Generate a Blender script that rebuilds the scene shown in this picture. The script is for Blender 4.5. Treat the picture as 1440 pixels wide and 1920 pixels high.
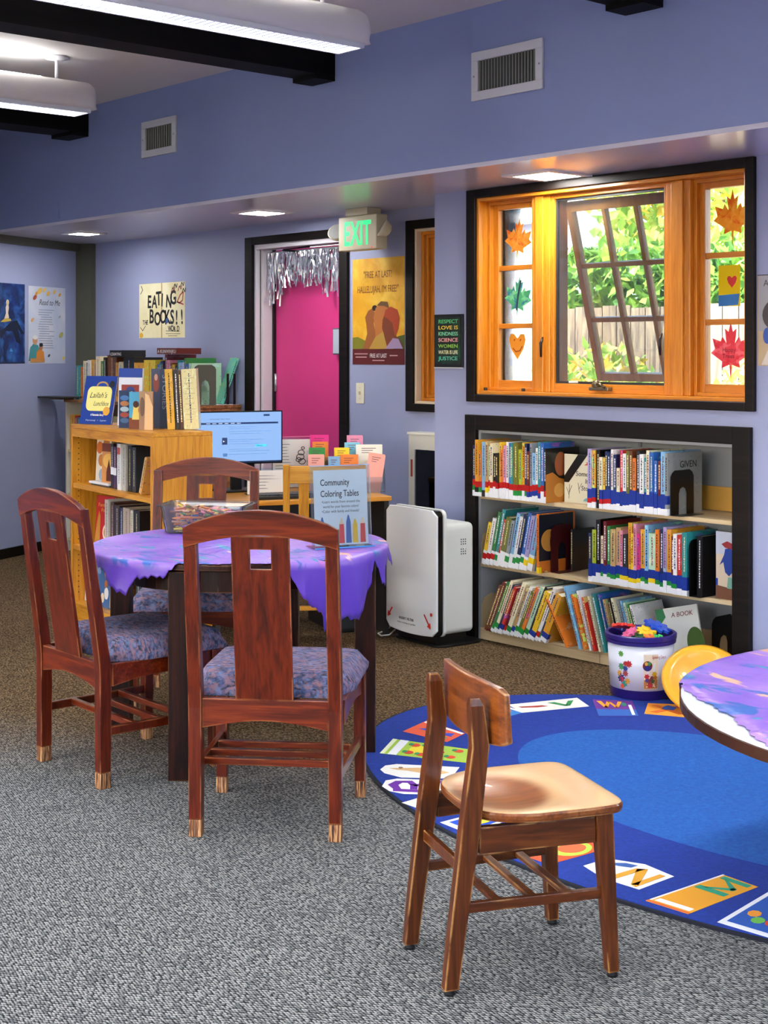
import bpy, bmesh, math, random
from mathutils import Vector, Matrix
for o in list(bpy.data.objects): bpy.data.objects.remove(o)
S = bpy.context.scene; COL = S.collection
PI = math.pi
# ------------------------------------------------------------------ camera
cd = bpy.data.cameras.new('camera'); cam = bpy.data.objects.new('camera', cd); COL.objects.link(cam)
cam.location = (0, 0, 1.5); cam.rotation_euler = (PI/2, 0, math.radians(48.74))
cd.sensor_fit = 'HORIZONTAL'; cd.sensor_width = 36; cd.lens = 36*2690/1440
cd.shift_y = -(960-662)/1440; cd.clip_start = .05; cd.clip_end = 200
S.camera = cam
# ------------------------------------------------------------------ sky, sun, exposure
S.view_settings.view_transform = 'Standard'; S.view_settings.look = 'None'
S.view_settings.gamma = 1; S.view_settings.use_curve_mapping = False
S.view_settings.exposure = 1.48
S.cycles.use_denoising = True; S.cycles.max_bounces = 8; S.cycles.diffuse_bounces = 5; S.cycles.transparent_max_bounces = 12
W = bpy.data.worlds.new('sky'); S.world = W; W.use_nodes = True
wn = W.node_tree.nodes; wl = W.node_tree.links; wn.clear()
wo = wn.new('ShaderNodeOutputWorld'); wb = wn.new('ShaderNodeBackground'); ws = wn.new('ShaderNodeTexSky')
ws.sky_type = 'NISHITA'; ws.sun_disc = False; ws.sun_elevation = math.radians(42); ws.sun_rotation = math.radians(200)
ws.air_density = 1.0; ws.dust_density = 4.0; ws.ozone_density = 1.0
wb.inputs[1].default_value = 1.0; wl.new(ws.outputs[0], wb.inputs[0]); wl.new(wb.outputs[0], wo.inputs[0])
sd = bpy.data.lights.new('sun', 'SUN'); sd.energy = 12.0; sd.angle = math.radians(3); sd.color = (1, .94, .84)
sun = bpy.data.objects.new('sun', sd); COL.objects.link(sun); sun.rotation_euler = (math.radians(42), 0, math.radians(-20))
LAMP_E = 17.0     # pendant louvre emission
DOWN_E = 42.0     # recessed downlight emission
# ------------------------------------------------------------------ materials
def nt(name):
    m = bpy.data.materials.new(name); m.use_nodes = True
    return m, m.node_tree.nodes, m.node_tree.links, m.node_tree.nodes['Principled BSDF']
def lin(c):
    if isinstance(c, str):
        c = c.lstrip('#'); c = [int(c[i:i+2], 16)/255 for i in (0, 2, 4)]
        return tuple((v/12.92 if v <= .04045 else ((v+.055)/1.055)**2.4) for v in c) + (1,)
    return tuple(c[:3]) + (1,)
MC = {}
def M(c, rough=.55, metal=0, bump=0, bscale=60, var=0, vscale=6, emit=0, coat=0, spec=None):
    k = (c, rough, metal, bump, bscale, var, vscale, emit, coat, spec)
    if k in MC: return MC[k]
    m, n, l, b = nt('paint_' + str(len(MC)))
    b.inputs['Base Color'].default_value = lin(c); b.inputs['Roughness'].default_value = rough; b.inputs['Metallic'].default_value = metal
    if coat: b.inputs['Coat Weight'].default_value = coat
    if spec is not None: b.inputs['Specular IOR Level'].default_value = spec
    tc = n.new('ShaderNodeTexCoord')
    if var:
        t = n.new('ShaderNodeTexNoise'); t.inputs['Scale'].default_value = vscale; t.inputs['Detail'].default_value = 5
        l.new(tc.outputs['Object'], t.inputs['Vector'])
        mx = n.new('ShaderNodeMix'); mx.data_type = 'RGBA'; mx.blend_type = 'MULTIPLY'; mx.inputs[0].default_value = 1
        r = n.new('ShaderNodeValToRGB'); r.color_ramp.elements[0].position = .3; r.color_ramp.elements[1].position = .7
        v = 1-var; r.color_ramp.elements[0].color = (v, v, v, 1); r.color_ramp.elements[1].color = (1, 1, 1, 1)
        l.new(t.outputs[0], r.inputs[0]); mx.inputs[6].default_value = lin(c); l.new(r.outputs[0], mx.inputs[7]); l.new(mx.outputs[2], b.inputs['Base Color'])
    if bump:
        t = n.new('ShaderNodeTexNoise'); t.inputs['Scale'].default_value = bscale; t.inputs['Detail'].default_value = 4
        l.new(tc.outputs['Object'], t.inputs['Vector'])
        bp = n.new('ShaderNodeBump'); bp.inputs['Strength'].default_value = bump; bp.inputs['Distance'].default_value = .004
        l.new(t.outputs[0], bp.inputs['Height']); l.new(bp.outputs[0], b.inputs['Normal'])
    if emit:
        b.inputs['Emission Color'].default_value = lin(c); b.inputs['Emission Strength'].default_value = emit
    MC[k] = m; return m
def wood(name, dark, mid, light, rough=.35, axis=2, scale=1.0, wear=None, coat=.3, contrast=.5, spec=.5):
    m, n, l, b = nt(name)
    tc = n.new('ShaderNodeTexCoord'); mp = n.new('ShaderNodeMapping')
    s = [22*scale]*3; s[axis] = 1.6*scale; mp.inputs['Scale'].default_value = s
    l.new(tc.outputs['Object'], mp.inputs[0])
    t = n.new('ShaderNodeTexNoise'); t.inputs['Scale'].default_value = 1.6; t.inputs['Detail'].default_value = 7; t.inputs['Distortion'].default_value = 1.2
    l.new(mp.outputs[0], t.inputs['Vector'])
    w = n.new('ShaderNodeTexNoise'); w.inputs['Scale'].default_value = 7; w.inputs['Detail'].default_value = 6
    l.new(mp.outputs[0], w.inputs['Vector'])
    ad = n.new('ShaderNodeMath'); ad.operation = 'MULTIPLY_ADD'; ad.inputs[1].default_value = .35
    l.new(w.outputs[0], ad.inputs[0]); l.new(t.outputs[0], ad.inputs[2])
    r = n.new('ShaderNodeValToRGB'); e = r.color_ramp.elements
    e[0].position = .67-contrast*.3; e[0].color = lin(dark); e[1].position = .67+contrast*.3; e[1].color = lin(light)
    q = e.new(.67); q.color = lin(mid)
    l.new(ad.outputs[0], r.inputs[0]); out = r.outputs[0]
    if wear:
        bv = n.new('ShaderNodeBevel'); bv.samples = 4; bv.inputs['Radius'].default_value = .007
        g = n.new('ShaderNodeNewGeometry'); d = n.new('ShaderNodeVectorMath'); d.operation = 'DOT_PRODUCT'
        l.new(bv.outputs[0], d.inputs[0]); l.new(g.outputs['Normal'], d.inputs[1])
        nn = n.new('ShaderNodeTexNoise'); nn.inputs['Scale'].default_value = 9; nn.inputs['Detail'].default_value = 5
        l.new(tc.outputs['Object'], nn.inputs['Vector'])
        a = n.new('ShaderNodeMapRange'); a.inputs['From Min'].default_value = .985; a.inputs['From Max'].default_value = .90
        l.new(d.outputs['Value'], a.inputs['Value'])
        a2 = n.new('ShaderNodeMapRange'); a2.inputs['From Min'].default_value = .44; a2.inputs['From Max'].default_value = .54
        l.new(nn.outputs[0], a2.inputs['Value'])
        mu = n.new('ShaderNodeMath'); mu.operation = 'MULTIPLY'; l.new(a.outputs[0], mu.inputs[0]); l.new(a2.outputs[0], mu.inputs[1])
        mx = n.new('ShaderNodeMix'); mx.data_type = 'RGBA'; l.new(mu.outputs[0], mx.inputs[0]); l.new(out, mx.inputs[6]); mx.inputs[7].default_value = lin(wear)
        out = mx.outputs[2]
    l.new(out, b.inputs['Base Color']); b.inputs['Roughness'].default_value = rough; b.inputs['Coat Weight'].default_value = coat; b.inputs['Coat Roughness'].default_value = .2; b.inputs['Specular IOR Level'].default_value = spec
    bp = n.new('ShaderNodeBump'); bp.inputs['Strength'].default_value = .12; bp.inputs['Distance'].default_value = .002
    l.new(ad.outputs[0], bp.inputs['Height']); l.new(bp.outputs[0], b.inputs['Normal'])
    return m
def translucent(m, f=.5):
    n = m.node_tree.nodes; l = m.node_tree.links; b = n['Principled BSDF']; o = [q for q in n if q.type == 'OUTPUT_MATERIAL'][0]
    tr = n.new('ShaderNodeBsdfTranslucent'); mx = n.new('ShaderNodeMixShader'); mx.inputs[0].default_value = f
    if b.inputs['Base Color'].links: l.new(b.inputs['Base Color'].links[0].from_socket, tr.inputs[0])
    else: tr.inputs[0].default_value = b.inputs['Base Color'].default_value
    l.new(b.outputs[0], mx.inputs[1]); l.new(tr.outputs[0], mx.inputs[2]); l.new(mx.outputs[0], o.inputs[0]); return m
def blobs(name, base, cols, scale=5, th=.6, rough=.6, stretch=(1, 1, 1), bump=0, bscale=30, soft=.05, weave=0):
    """base colour with irregular patches of further colours (printed, painted or woven)"""
    m, n, l, b = nt(name); tc = n.new('ShaderNodeTexCoord'); mp = n.new('ShaderNodeMapping')
    mp.inputs['Scale'].default_value = stretch; l.new(tc.outputs['Object'], mp.inputs[0])
    out = None
    for i, c in enumerate(cols):
        t = n.new('ShaderNodeTexNoise'); t.noise_dimensions = '4D'; t.inputs['W'].default_value = 3.7*i+1.3
        t.inputs['Scale'].default_value = scale*(1+.2*i); t.inputs['Detail'].default_value = 4; t.inputs['Distortion'].default_value = .8
        l.new(mp.outputs[0], t.inputs['Vector'])
        a = n.new('ShaderNodeMapRange'); a.inputs['From Min'].default_value = th-soft; a.inputs['From Max'].default_value = th+soft; l.new(t.outputs[0], a.inputs['Value'])
        mx = n.new('ShaderNodeMix'); mx.data_type = 'RGBA'; l.new(a.outputs[0], mx.inputs[0])
        if out is None: mx.inputs[6].default_value = lin(base)
        else: l.new(out, mx.inputs[6])
        mx.inputs[7].default_value = lin(c); out = mx.outputs[2]
    l.new(out, b.inputs['Base Color']); b.inputs['Roughness'].default_value = rough
    if bump:
        t = n.new('ShaderNodeTexNoise'); t.inputs['Scale'].default_value = bscale; t.inputs['Detail'].default_value = 5; l.new(tc.outputs['Object'], t.inputs['Vector'])
        bp = n.new('ShaderNodeBump'); bp.inputs['Strength'].default_value = bump; bp.inputs['Distance'].default_value = .006
        l.new(t.outputs[0], bp.inputs['Height']); l.new(bp.outputs[0], b.inputs['Normal'])
    return m
# walls
WALL = M('#9ca4c8', .5, bump=.15, bscale=220, var=.05, vscale=1.2)
UPPER = M('#8795c2', .55, bump=.15, bscale=220, var=.05, vscale=1.0)
SOFFIT = M('#cfccd8', .2, bump=.05, bscale=20)
CEIL = M('#d9d3cc', .8, bump=.1, bscale=150)
TRIM = wood('dark_stained_trim', '#070403', '#0e0806', '#170e0a', .5, 0, .8, coat=0, spec=.25)
BLACKWOOD = wood('near_black_beam_wood', '#030202', '#060403', '#0c0706', .6, 1, .6, coat=0, spec=.15)
ORANGEW = wood('orange_window_wood', '#b8680f', '#d0801a', '#de9530', .32, 2, 1.4, coat=.25, contrast=1.1)
ORANGEH = wood('orange_window_wood_horizontal', '#b8680f', '#d0801a', '#de9530', .32, 0, 1.4, coat=.25, contrast=1.1)
SASHW = wood('weathered_sash_wood', '#b0702a', '#c8873c', '#d89a50', .4, 2, 1.0, coat=.2, contrast=1)
CHERRY = wood('cherry_chair_wood', '#2c0902', '#521604', '#6a2408', .3, 2, 1.3, wear='#a8683c', coat=.15, contrast=.9, spec=.35)
CHERRYH = wood('cherry_chair_rail_wood', '#300a02', '#5c1a05', '#7c300c', .3, 0, 1.3, wear='#a8683c', coat=.15, contrast=.9, spec=.35)
DKCHERRY = wood('dark_cherry_table_wood', '#100402', '#1e0804', '#2c0f07', .4, 2, .9, wear='#6a4228', coat=0, spec=.2)
WALNUT = wood('walnut_chair_wood', '#2e1203', '#50240a', '#6a3810', .3, 2, 1.3, wear='#cf985a', coat=.15, contrast=.9, spec=.35)
WALNUTH = wood('walnut_chair_rail_wood', '#2e1203', '#50240a', '#6a3810', .3, 1, 1.3, wear='#cf985a', coat=.15, contrast=.9, spec=.35)
WALNUTX = wood('walnut_backrest_wood', '#4a2009', '#713810', '#8a4c1c', .3, 0, 1.3, wear='#dcae74', coat=.3, contrast=.9)
OAK = wood('golden_oak_veneer', '#a8640f', '#cf8c20', '#dd9f34', .42, 2, 1.0, coat=.15, contrast=.8)
OAKH = wood('golden_oak_veneer_horizontal', '#a8640f', '#cf8c20', '#dd9f34', .42, 0, 1.0, coat=.15, contrast=.8)
BIRCH = wood('pale_shelf_laminate', '#bfa67a', '#cdb58c', '#d8c49c', .45, 0, .6, coat=.1, contrast=.8)
WORN = wood('worn_foot_wood', '#2a0f06', '#7a4a25', '#c09060', .6, 2, 3, coat=0, contrast=.4)
WHITE = M('#e8e6e6', .4); PAPER = M('#efece6', .6, var=.04, vscale=8); INK = M('#15161c', .6); GREYM = M('#8c9096', .4)
BLACK = M('#0a0a0b', .4); DKGREY = M('#26282b', .5); CHROME = M('#b8bbc0', .25, 1)
def glass_mat(name, tint='#f4f8fa', refl=1.0, dirt=0.0):
    m = bpy.data.materials.new(name); m.use_nodes = True; n = m.node_tree.nodes; l = m.node_tree.links; n.clear()
    o = n.new('ShaderNodeOutputMaterial'); t = n.new('ShaderNodeBsdfTransparent'); g = n.new('ShaderNodeBsdfGlossy'); f = n.new('ShaderNodeFresnel')
    t.inputs[0].default_value = lin(tint); g.inputs['Roughness'].default_value = .03; f.inputs[0].default_value = 1.45
    mx = n.new('ShaderNodeMixShader'); l.new(f.outputs[0], mx.inputs[0]); l.new(t.outputs[0], mx.inputs[1]); l.new(g.outputs[0], mx.inputs[2]); last = mx
    if dirt:
        d = n.new('ShaderNodeBsdfDiffuse'); d.inputs[0].default_value = (.9, .9, .9, 1); m2 = n.new('ShaderNodeMixShader'); m2.inputs[0].default_value = dirt
        l.new(last.outputs[0], m2.inputs[1]); l.new(d.outputs[0], m2.inputs[2]); last = m2
    l.new(last.outputs[0], o.inputs[0]); return m
GLASS = glass_mat('window_glass'); ACRYL = glass_mat('clear_plastic', '#f2f7fb', dirt=.02); BINPL = glass_mat('clear_bin_plastic', '#f6f8f8', dirt=.035)
SCREEN = glass_mat('insect_screen_mesh', '#dfe1e2', dirt=.01)
def bookmat():
    m, n, l, b = nt('printed_book_cover'); oi = n.new('ShaderNodeObjectInfo'); tc = n.new('ShaderNodeTexCoord'); mp = n.new('ShaderNodeMapping')
    l.new(tc.outputs['Object'], mp.inputs[0]); mp.inputs['Scale'].default_value = (60, 9, 22)
    cx = n.new('ShaderNodeMath'); cx.operation = 'MULTIPLY'; cx.inputs[1].default_value = 90; l.new(oi.outputs['Random'], cx.inputs[0])
    t = n.new('ShaderNodeTexNoise'); t.noise_dimensions = '4D'; t.inputs['Scale'].default_value = 1.2; t.inputs['Detail'].default_value = 3
    l.new(mp.outputs[0], t.inputs['Vector']); l.new(cx.outputs[0], t.inputs['W'])
    hs = n.new('ShaderNodeHueSaturation'); l.new(oi.outputs['Color'], hs.inputs['Color'])
    hr = n.new('ShaderNodeMapRange'); hr.inputs['To Min'].default_value = .3; hr.inputs['To Max'].default_value = .7; l.new(oi.outputs['Random'], hr.inputs['Value'])
    l.new(hr.outputs[0], hs.inputs['Hue']); hs.inputs['Saturation'].default_value = .8; hs.inputs['Value'].default_value = 1.1
    a = n.new('ShaderNodeMapRange'); a.inputs['From Min'].default_value = .58; a.inputs['From Max'].default_value = .63; l.new(t.outputs[0], a.inputs['Value'])
    mx = n.new('ShaderNodeMix'); mx.data_type = 'RGBA'; l.new(a.outputs[0], mx.inputs[0]); l.new(oi.outputs['Color'], mx.inputs[6]); l.new(hs.outputs[0], mx.inputs[7])
    # small dark title marks
    mp2 = n.new('ShaderNodeMapping'); mp2.inputs['Scale'].default_value = (160, 60, 130); l.new(tc.outputs['Object'], mp2.inputs[0])
    t2 = n.new('ShaderNodeTexNoise'); t2.noise_dimensions = '4D'; t2.inputs['Scale'].default_value = 1; l.new(mp2.outputs[0], t2.inputs['Vector']); l.new(cx.outputs[0], t2.inputs['W'])
    a2 = n.new('ShaderNodeMapRange'); a2.inputs['From Min'].default_value = .66; a2.inputs['From Max'].default_value = .70; l.new(t2.outputs[0], a2.inputs['Value'])
    m2 = n.new('ShaderNodeMix'); m2.data_type = 'RGBA'; l.new(a2.outputs[0], m2.inputs[0]); l.new(mx.outputs[2], m2.inputs[6]); m2.inputs[7].default_value = (.03, .03, .05, 1)
    l.new(m2.outputs[2], b.inputs['Base Color']); b.inputs['Roughness'].default_value = .3; b.inputs['Coat Weight'].default_value = .3
    return m
BOOK = bookmat(); PAGES = M('#e4dcc6', .7, bump=.3, bscale=300)
TAPE = {'r': M('#c41414', .4, var=.3, vscale=60), 'b': M('#16389c', .4, var=.35, vscale=60), 'g': M('#1f8a3a', .35), 'y': M('#f0d018', .35), 'w': M('#eceef2', .5, var=.12, vscale=250), 'k': M('#141417', .5)}
CN = dict(navy='#1b2a58', blue='#2f66b4', sky='#7fb4dc', teal='#2c8a8c', green='#2f7a3e', lime='#a8b82c', olive='#6a7028', yellow='#e8c02c', gold='#d89a28',
          orange='#e07a28', red='#c02a22', maroon='#6a1a20', pink='#e090a8', magenta='#d8307a', purple='#7a4a98', lavender='#a89ac8', cream='#e6dcb8', white='#e8e8e6',
          grey='#8a9098', charcoal='#26282c', black='#111113', brown='#6a3a1c', tan='#c09a68', mint='#b4d8bc')
# ------------------------------------------------------------------ mesh helpers
def link(name, me, mats, parent=None):
    o = bpy.data.objects.new(name, me); COL.objects.link(o)
    if not isinstance(mats, (list, tuple)): mats = [mats]
    for m in mats: me.materials.append(m)
    if parent: o.parent = parent
    return o
def obj(name, bm, mats, parent=None, bevel=0, smooth=False, seg=2):
    me = bpy.data.meshes.new(name); bmesh.ops.recalc_face_normals(bm, faces=bm.faces[:]); bm.to_mesh(me); bm.free()
    o = link(name, me, mats, parent)
    if smooth:
        for p in me.polygons: p.use_smooth = True
    if bevel:
        b = o.modifiers.new('bevel', 'BEVEL'); b.width = bevel; b.segments = seg; b.limit_method = 'ANGLE'; b.angle_limit = math.radians(40)
    return o
def box(bm, x0, x1, y0, y1, z0, z1, mi=0, mat=None):
    vs = [bm.verts.new((x, y, z)) for z in (z0, z1) for y in (y0, y1) for x in (x0, x1)]
    if mat is not None:
        for v in vs: v.co = mat @ v.co
    for f in ((0, 2, 3, 1), (4, 5, 7, 6), (0, 1, 5, 4), (2, 6, 7, 3), (0, 4, 6, 2), (1, 3, 7, 5)):
        bm.faces.new([vs[i] for i in f]).material_index = mi
def bx(name, x0, x1, y0, y1, z0, z1, m, parent=None, bevel=0, seg=2):
    bm = bmesh.new(); box(bm, min(x0, x1), max(x0, x1), min(y0, y1), max(y0, y1), min(z0, z1), max(z0, z1)); return obj(name, bm, m, parent, bevel, seg=seg)
def sweep(bm, secs, closed_ends=True, mi=0):
    """secs: list of rings (lists of Vectors) of equal length"""
    rings = [[bm.verts.new(p) for p in s] for s in secs]; k = len(rings[0])
    for a, b in zip(rings, rings[1:]):
        for i in range(k): bm.faces.new((a[i], a[(i+1) % k], b[(i+1) % k], b[i])).material_index = mi
    if closed_ends:
        bm.faces.new(list(reversed(rings[0]))).material_index = mi; bm.faces.new(rings[-1]).material_index = mi
def rectbar(bm, pts, w, d, mi=0):
    """vertical-ish bar through points (x,y,z), widths w (x) d (y); w,d may be lists"""
    n = len(pts); W_ = w if isinstance(w, (list, tuple)) else [w]*n; D_ = d if isinstance(d, (list, tuple)) else [d]*n
    sweep(bm, [[(p[0]-a/2, p[1]-b/2, p[2]), (p[0]+a/2, p[1]-b/2, p[2]), (p[0]+a/2, p[1]+b/2, p[2]), (p[0]-a/2, p[1]+b/2, p[2])] for p, a, b in zip(pts, W_, D_)], mi=mi)
def barx(bm, p0, p1, h, d):
    """horizontal bar between two points, height h, thickness d"""
    p0 = Vector(p0); p1 = Vector(p1); u = (p1-p0).normalized(); s = Vector((-u.y, u.x, 0)).normalized()*d/2; t = Vector((0, 0, h/2))
    sweep(bm, [[p-s-t, p+s-t, p+s+t, p-s+t] for p in (p0, p1)])
def tube(bm, pts, r, k=8):
    pts = [Vector(p) for p in pts]; secs = []
    for i, p in enumerate(pts):
        d = (pts[min(i+1, len(pts)-1)]-pts[max(i-1, 0)]).normalized(); a = d.orthogonal().normalized() if i == 0 else (a-d*a.dot(d)).normalized(); b = d.cross(a)
        rr = r[i] if isinstance(r, (list, tuple)) else r
        secs.append([p+rr*(math.cos(2*PI*j/k)*a+math.sin(2*PI*j/k)*b) for j in range(k)])
    sweep(bm, secs)
def lathe(bm, prof, k=32, cx=0, cy=0, cap=True):
    sweep(bm, [[(cx+r*math.cos(2*PI*j/k), cy+r*math.sin(2*PI*j/k), z) for j in range(k)] for r, z in prof], closed_ends=cap)
def prism(bm, pts, y0, y1, plane='xz', mi=0):
    """extrude a 2D outline; xz outline along y, or xy outline along z, or yz outline along x"""
    f = {'xz': lambda a, b, c: (a, c, b), 'xy': lambda a, b, c: (a, b, c), 'yz': lambda a, b, c: (c, a, b)}[plane]
    A = [bm.verts.new(f(a, b, y0)) for a, b in pts]; B = [bm.verts.new(f(a, b, y1)) for a, b in pts]; n = len(pts)
    fa = [bm.faces.new(A), bm.faces.new(list(reversed(B)))]
    for i in range(n): fa.append(bm.faces.new((A[i], B[i], B[(i+1) % n], A[(i+1) % n])))
    for q in fa: q.material_index = mi
def ell(cx, cz, rx, rz, n=24, a0=0, a1=2*PI, rot=0):
    out = []
    for i in range(n):
        a = a0+(a1-a0)*i/(n if a1-a0 > 6.28 else n-1); x = rx*math.cos(a); z = rz*math.sin(a)
        out.append((cx+x*math.cos(rot)-z*math.sin(rot), cz+x*math.sin(rot)+z*math.cos(rot)))
    return out
def flat(name, pts, m, parent, off=.001, th=.0006):
    """a printed or glued patch on a sheet that faces local -Y; pts in (x,z)"""
    bm = bmesh.new(); prism(bm, pts, -off-th, -off); return obj(name, bm, m, parent)
def rrect(x0, x1, z0, z1, r, k=5):
    out = []
    for cx, cz, a in ((x1-r, z1-r, 0), (x0+r, z1-r, PI/2), (x0+r, z0+r, PI), (x1-r, z0+r, 1.5*PI)):
        out += [(cx+r*math.cos(a+PI/2*i/k), cz+r*math.sin(a+PI/2*i/k)) for i in range(k+1)]
    return out
def stroke(bm, pts, w, off, closed=False, th=.0006):
    """pen line in the xz plane facing -Y"""
    for (a, b), (c, d) in zip(pts, pts[1:]):
        L = math.hypot(c-a, d-b) or 1e-6; nx, nz = -(d-b)/L*w/2, (c-a)/L*w/2; ex, ez = (c-a)/L*w*.3, (d-b)/L*w*.3
        prism(bm, [(a+nx-ex, b+nz-ez), (c+nx+ex, d+nz+ez), (c-nx+ex, d-nz+ez), (a-nx-ex, b-nz-ez)], -off-th, -off)
def text(s, size, x, z, m, parent, off=.0015, align='LEFT', shear=0, rot=0, width=None, bold=0, name='lettering', th=.0005, lead=1.0, sx=1):
    cu = bpy.data.curves.new('t', 'FONT'); cu.body = s; cu.size = size; cu.align_x = align; cu.shear = shear; cu.extrude = th/2; cu.offset = bold; cu.space_line = lead; cu.resolution_u = 3
    t = bpy.data.objects.new('t', cu); COL.objects.link(t); bpy.context.view_layer.update()
    me = bpy.data.meshes.new_from_object(t.evaluated_get(bpy.context.evaluated_depsgraph_get()))
    bpy.data.objects.remove(t); bpy.data.curves.remove(cu)
    xs = [v.co.x for v in me.vertices]; k = sx
    if width and xs: k = width/(max(xs)-min(xs))
    R = Matrix.Rotation(rot, 3, 'Z')
    for v in me.vertices:
        c = v.co.copy(); c.x *= k; c = R @ c; v.co = (c.x, -off-c.z, c.y)
    me.materials.clear(); o = link(name, me, m, parent); o.location = (x, 0, z); return o
def thing(name, label, cat, loc=(0, 0, 0), rz=0, group=None, rx=0, ry=0):
    o = bpy.data.objects.new(name, None); COL.objects.link(o); o.empty_display_size = .1
    o.location = loc; o.rotation_euler = (rx, ry, rz); o['label'] = label; o['category'] = cat
    if group: o['group'] = group
    return o
def tag(o, label, cat, group=None, kind=None):
    o['label'] = label; o['category'] = cat
    if group: o['group'] = group
    if kind: o['kind'] = kind
    return o
def st(o): o['kind'] = 'structure'; return o
def sbox(name, x0, x1, y0, y1, z0, z1, m, bevel=0): return st(bx(name, x0, x1, y0, y1, z0, z1, m, None, bevel))
def yawd(x, y): return math.atan2(y, x)
# ================================================================== SETTING
# floor: loop carpet
def carpet():
    m, n, l, b = nt('loop_carpet'); tc = n.new('ShaderNodeTexCoord')
    def noise(sc, vec, det=2, dist=0):
        t = n.new('ShaderNodeTexNoise'); t.inputs['Scale'].default_value = sc; t.inputs['Detail'].default_value = det; t.inputs['Distortion'].default_value = dist; l.new(vec, t.inputs['Vector']); return t.outputs[0]
    mp = n.new('ShaderNodeMapping'); mp.inputs['Rotation'].default_value = (0, 0, math.radians(28)); mp.inputs['Scale'].default_value = (.72, 1.55, 1); l.new(tc.outputs['Object'], mp.inputs[0])
    v = n.new('ShaderNodeTexVoronoi'); v.inputs['Scale'].default_value = 100; v.inputs['Randomness'].default_value = .45; v.voronoi_dimensions = '2D'; l.new(mp.outputs[0], v.inputs['Vector'])
    w = n.new('ShaderNodeTexWave'); w.inputs['Scale'].default_value = 16; w.inputs['Distortion'].default_value = 3; w.inputs['Detail'].default_value = 2; w.inputs['Detail Scale'].default_value = 6; l.new(mp.outputs[0], w.inputs['Vector'])
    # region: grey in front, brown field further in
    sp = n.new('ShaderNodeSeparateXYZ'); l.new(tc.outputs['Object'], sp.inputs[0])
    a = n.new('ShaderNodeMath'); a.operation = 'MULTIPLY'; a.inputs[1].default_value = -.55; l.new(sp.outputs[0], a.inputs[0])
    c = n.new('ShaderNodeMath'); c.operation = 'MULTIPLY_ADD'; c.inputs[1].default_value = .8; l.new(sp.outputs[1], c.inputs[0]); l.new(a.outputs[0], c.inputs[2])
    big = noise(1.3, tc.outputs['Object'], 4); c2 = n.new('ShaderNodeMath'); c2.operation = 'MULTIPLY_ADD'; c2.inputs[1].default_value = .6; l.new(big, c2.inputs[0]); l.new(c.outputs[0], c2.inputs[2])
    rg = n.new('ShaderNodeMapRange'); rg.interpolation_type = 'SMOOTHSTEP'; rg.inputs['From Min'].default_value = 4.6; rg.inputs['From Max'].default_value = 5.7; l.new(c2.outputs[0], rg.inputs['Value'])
    def mix(f, c1, c2_):
        x = n.new('ShaderNodeMix'); x.data_type = 'RGBA'
        l.new(f, x.inputs[0])
        for s_, q in ((6, c1), (7, c2_)):
            if isinstance(q, str): x.inputs[s_].default_value = lin(q)
            else: l.new(q, x.inputs[s_])
        return x.outputs[2]
    rv = n.new('ShaderNodeMapRange'); rv.inputs['From Min'].default_value = .28; rv.inputs['From Max'].default_value = .58; l.new(v.outputs['Distance'], rv.inputs['Value'])
    fine = noise(90, tc.outputs['Object'], 3); rf = n.new('ShaderNodeMapRange'); rf.inputs['From Min'].default_value = .42; rf.inputs['From Max'].default_value = .60; l.new(fine, rf.inputs['Value'])
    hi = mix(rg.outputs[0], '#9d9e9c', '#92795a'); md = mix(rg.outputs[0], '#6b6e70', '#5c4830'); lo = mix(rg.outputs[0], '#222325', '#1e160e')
    sc_ = n.new('ShaderNodeSeparateColor'); l.new(v.outputs['Color'], sc_.inputs[0]); rl = n.new('ShaderNodeMapRange'); rl.inputs['From Min'].default_value = .15; rl.inputs['From Max'].default_value = .85; l.new(sc_.outputs[0], rl.inputs['Value'])
    c1 = mix(rl.outputs[0], md, hi); out = mix(rv.outputs[0], c1, lo)
    l.new(out, b.inputs['Base Color']); b.inputs['Roughness'].default_value = .95; b.inputs['Specular IOR Level'].default_value = .1
    bp = n.new('ShaderNodeBump'); bp.inputs['Strength'].default_value = .6; bp.inputs['Distance'].default_value = .006; bp.invert = True
    l.new(v.outputs['Distance'], bp.inputs['Height']); l.new(bp.outputs[0], b.inputs['Normal'])
    return m
AX, AY = -9.68, 4.779; LD = Vector((-.4505, .8928, 0)); LN = Vector((.8928, .4505, 0))   # left wall: point, direction, inward normal
P0 = (AX-4.2*LD.x, AY-4.2*LD.y); PB = (-10.116, 5.643)
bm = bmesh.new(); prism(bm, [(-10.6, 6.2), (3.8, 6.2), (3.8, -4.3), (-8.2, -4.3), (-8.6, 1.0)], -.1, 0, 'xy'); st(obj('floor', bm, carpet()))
bm = bmesh.new(); prism(bm, [(-10.6, 4.7), (3.8, 4.7), (3.8, -4.3), (-8.2, -4.3), (-8.2, 1.0)], 3.10, 3.2, 'xy'); st(obj('ceiling', bm, CEIL))
# dropped soffit: face and glossy underside
bm = bmesh.new(); box(bm, -10.6, 3.8, 4.70, 6.2, 2.381, 3.2); st(obj('wall_upper', bm, UPPER))
sbox('ceiling_soffit', -10.6, 3.8, 4.7005, 6.0, 2.36, 2.3805, SOFFIT)
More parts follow.
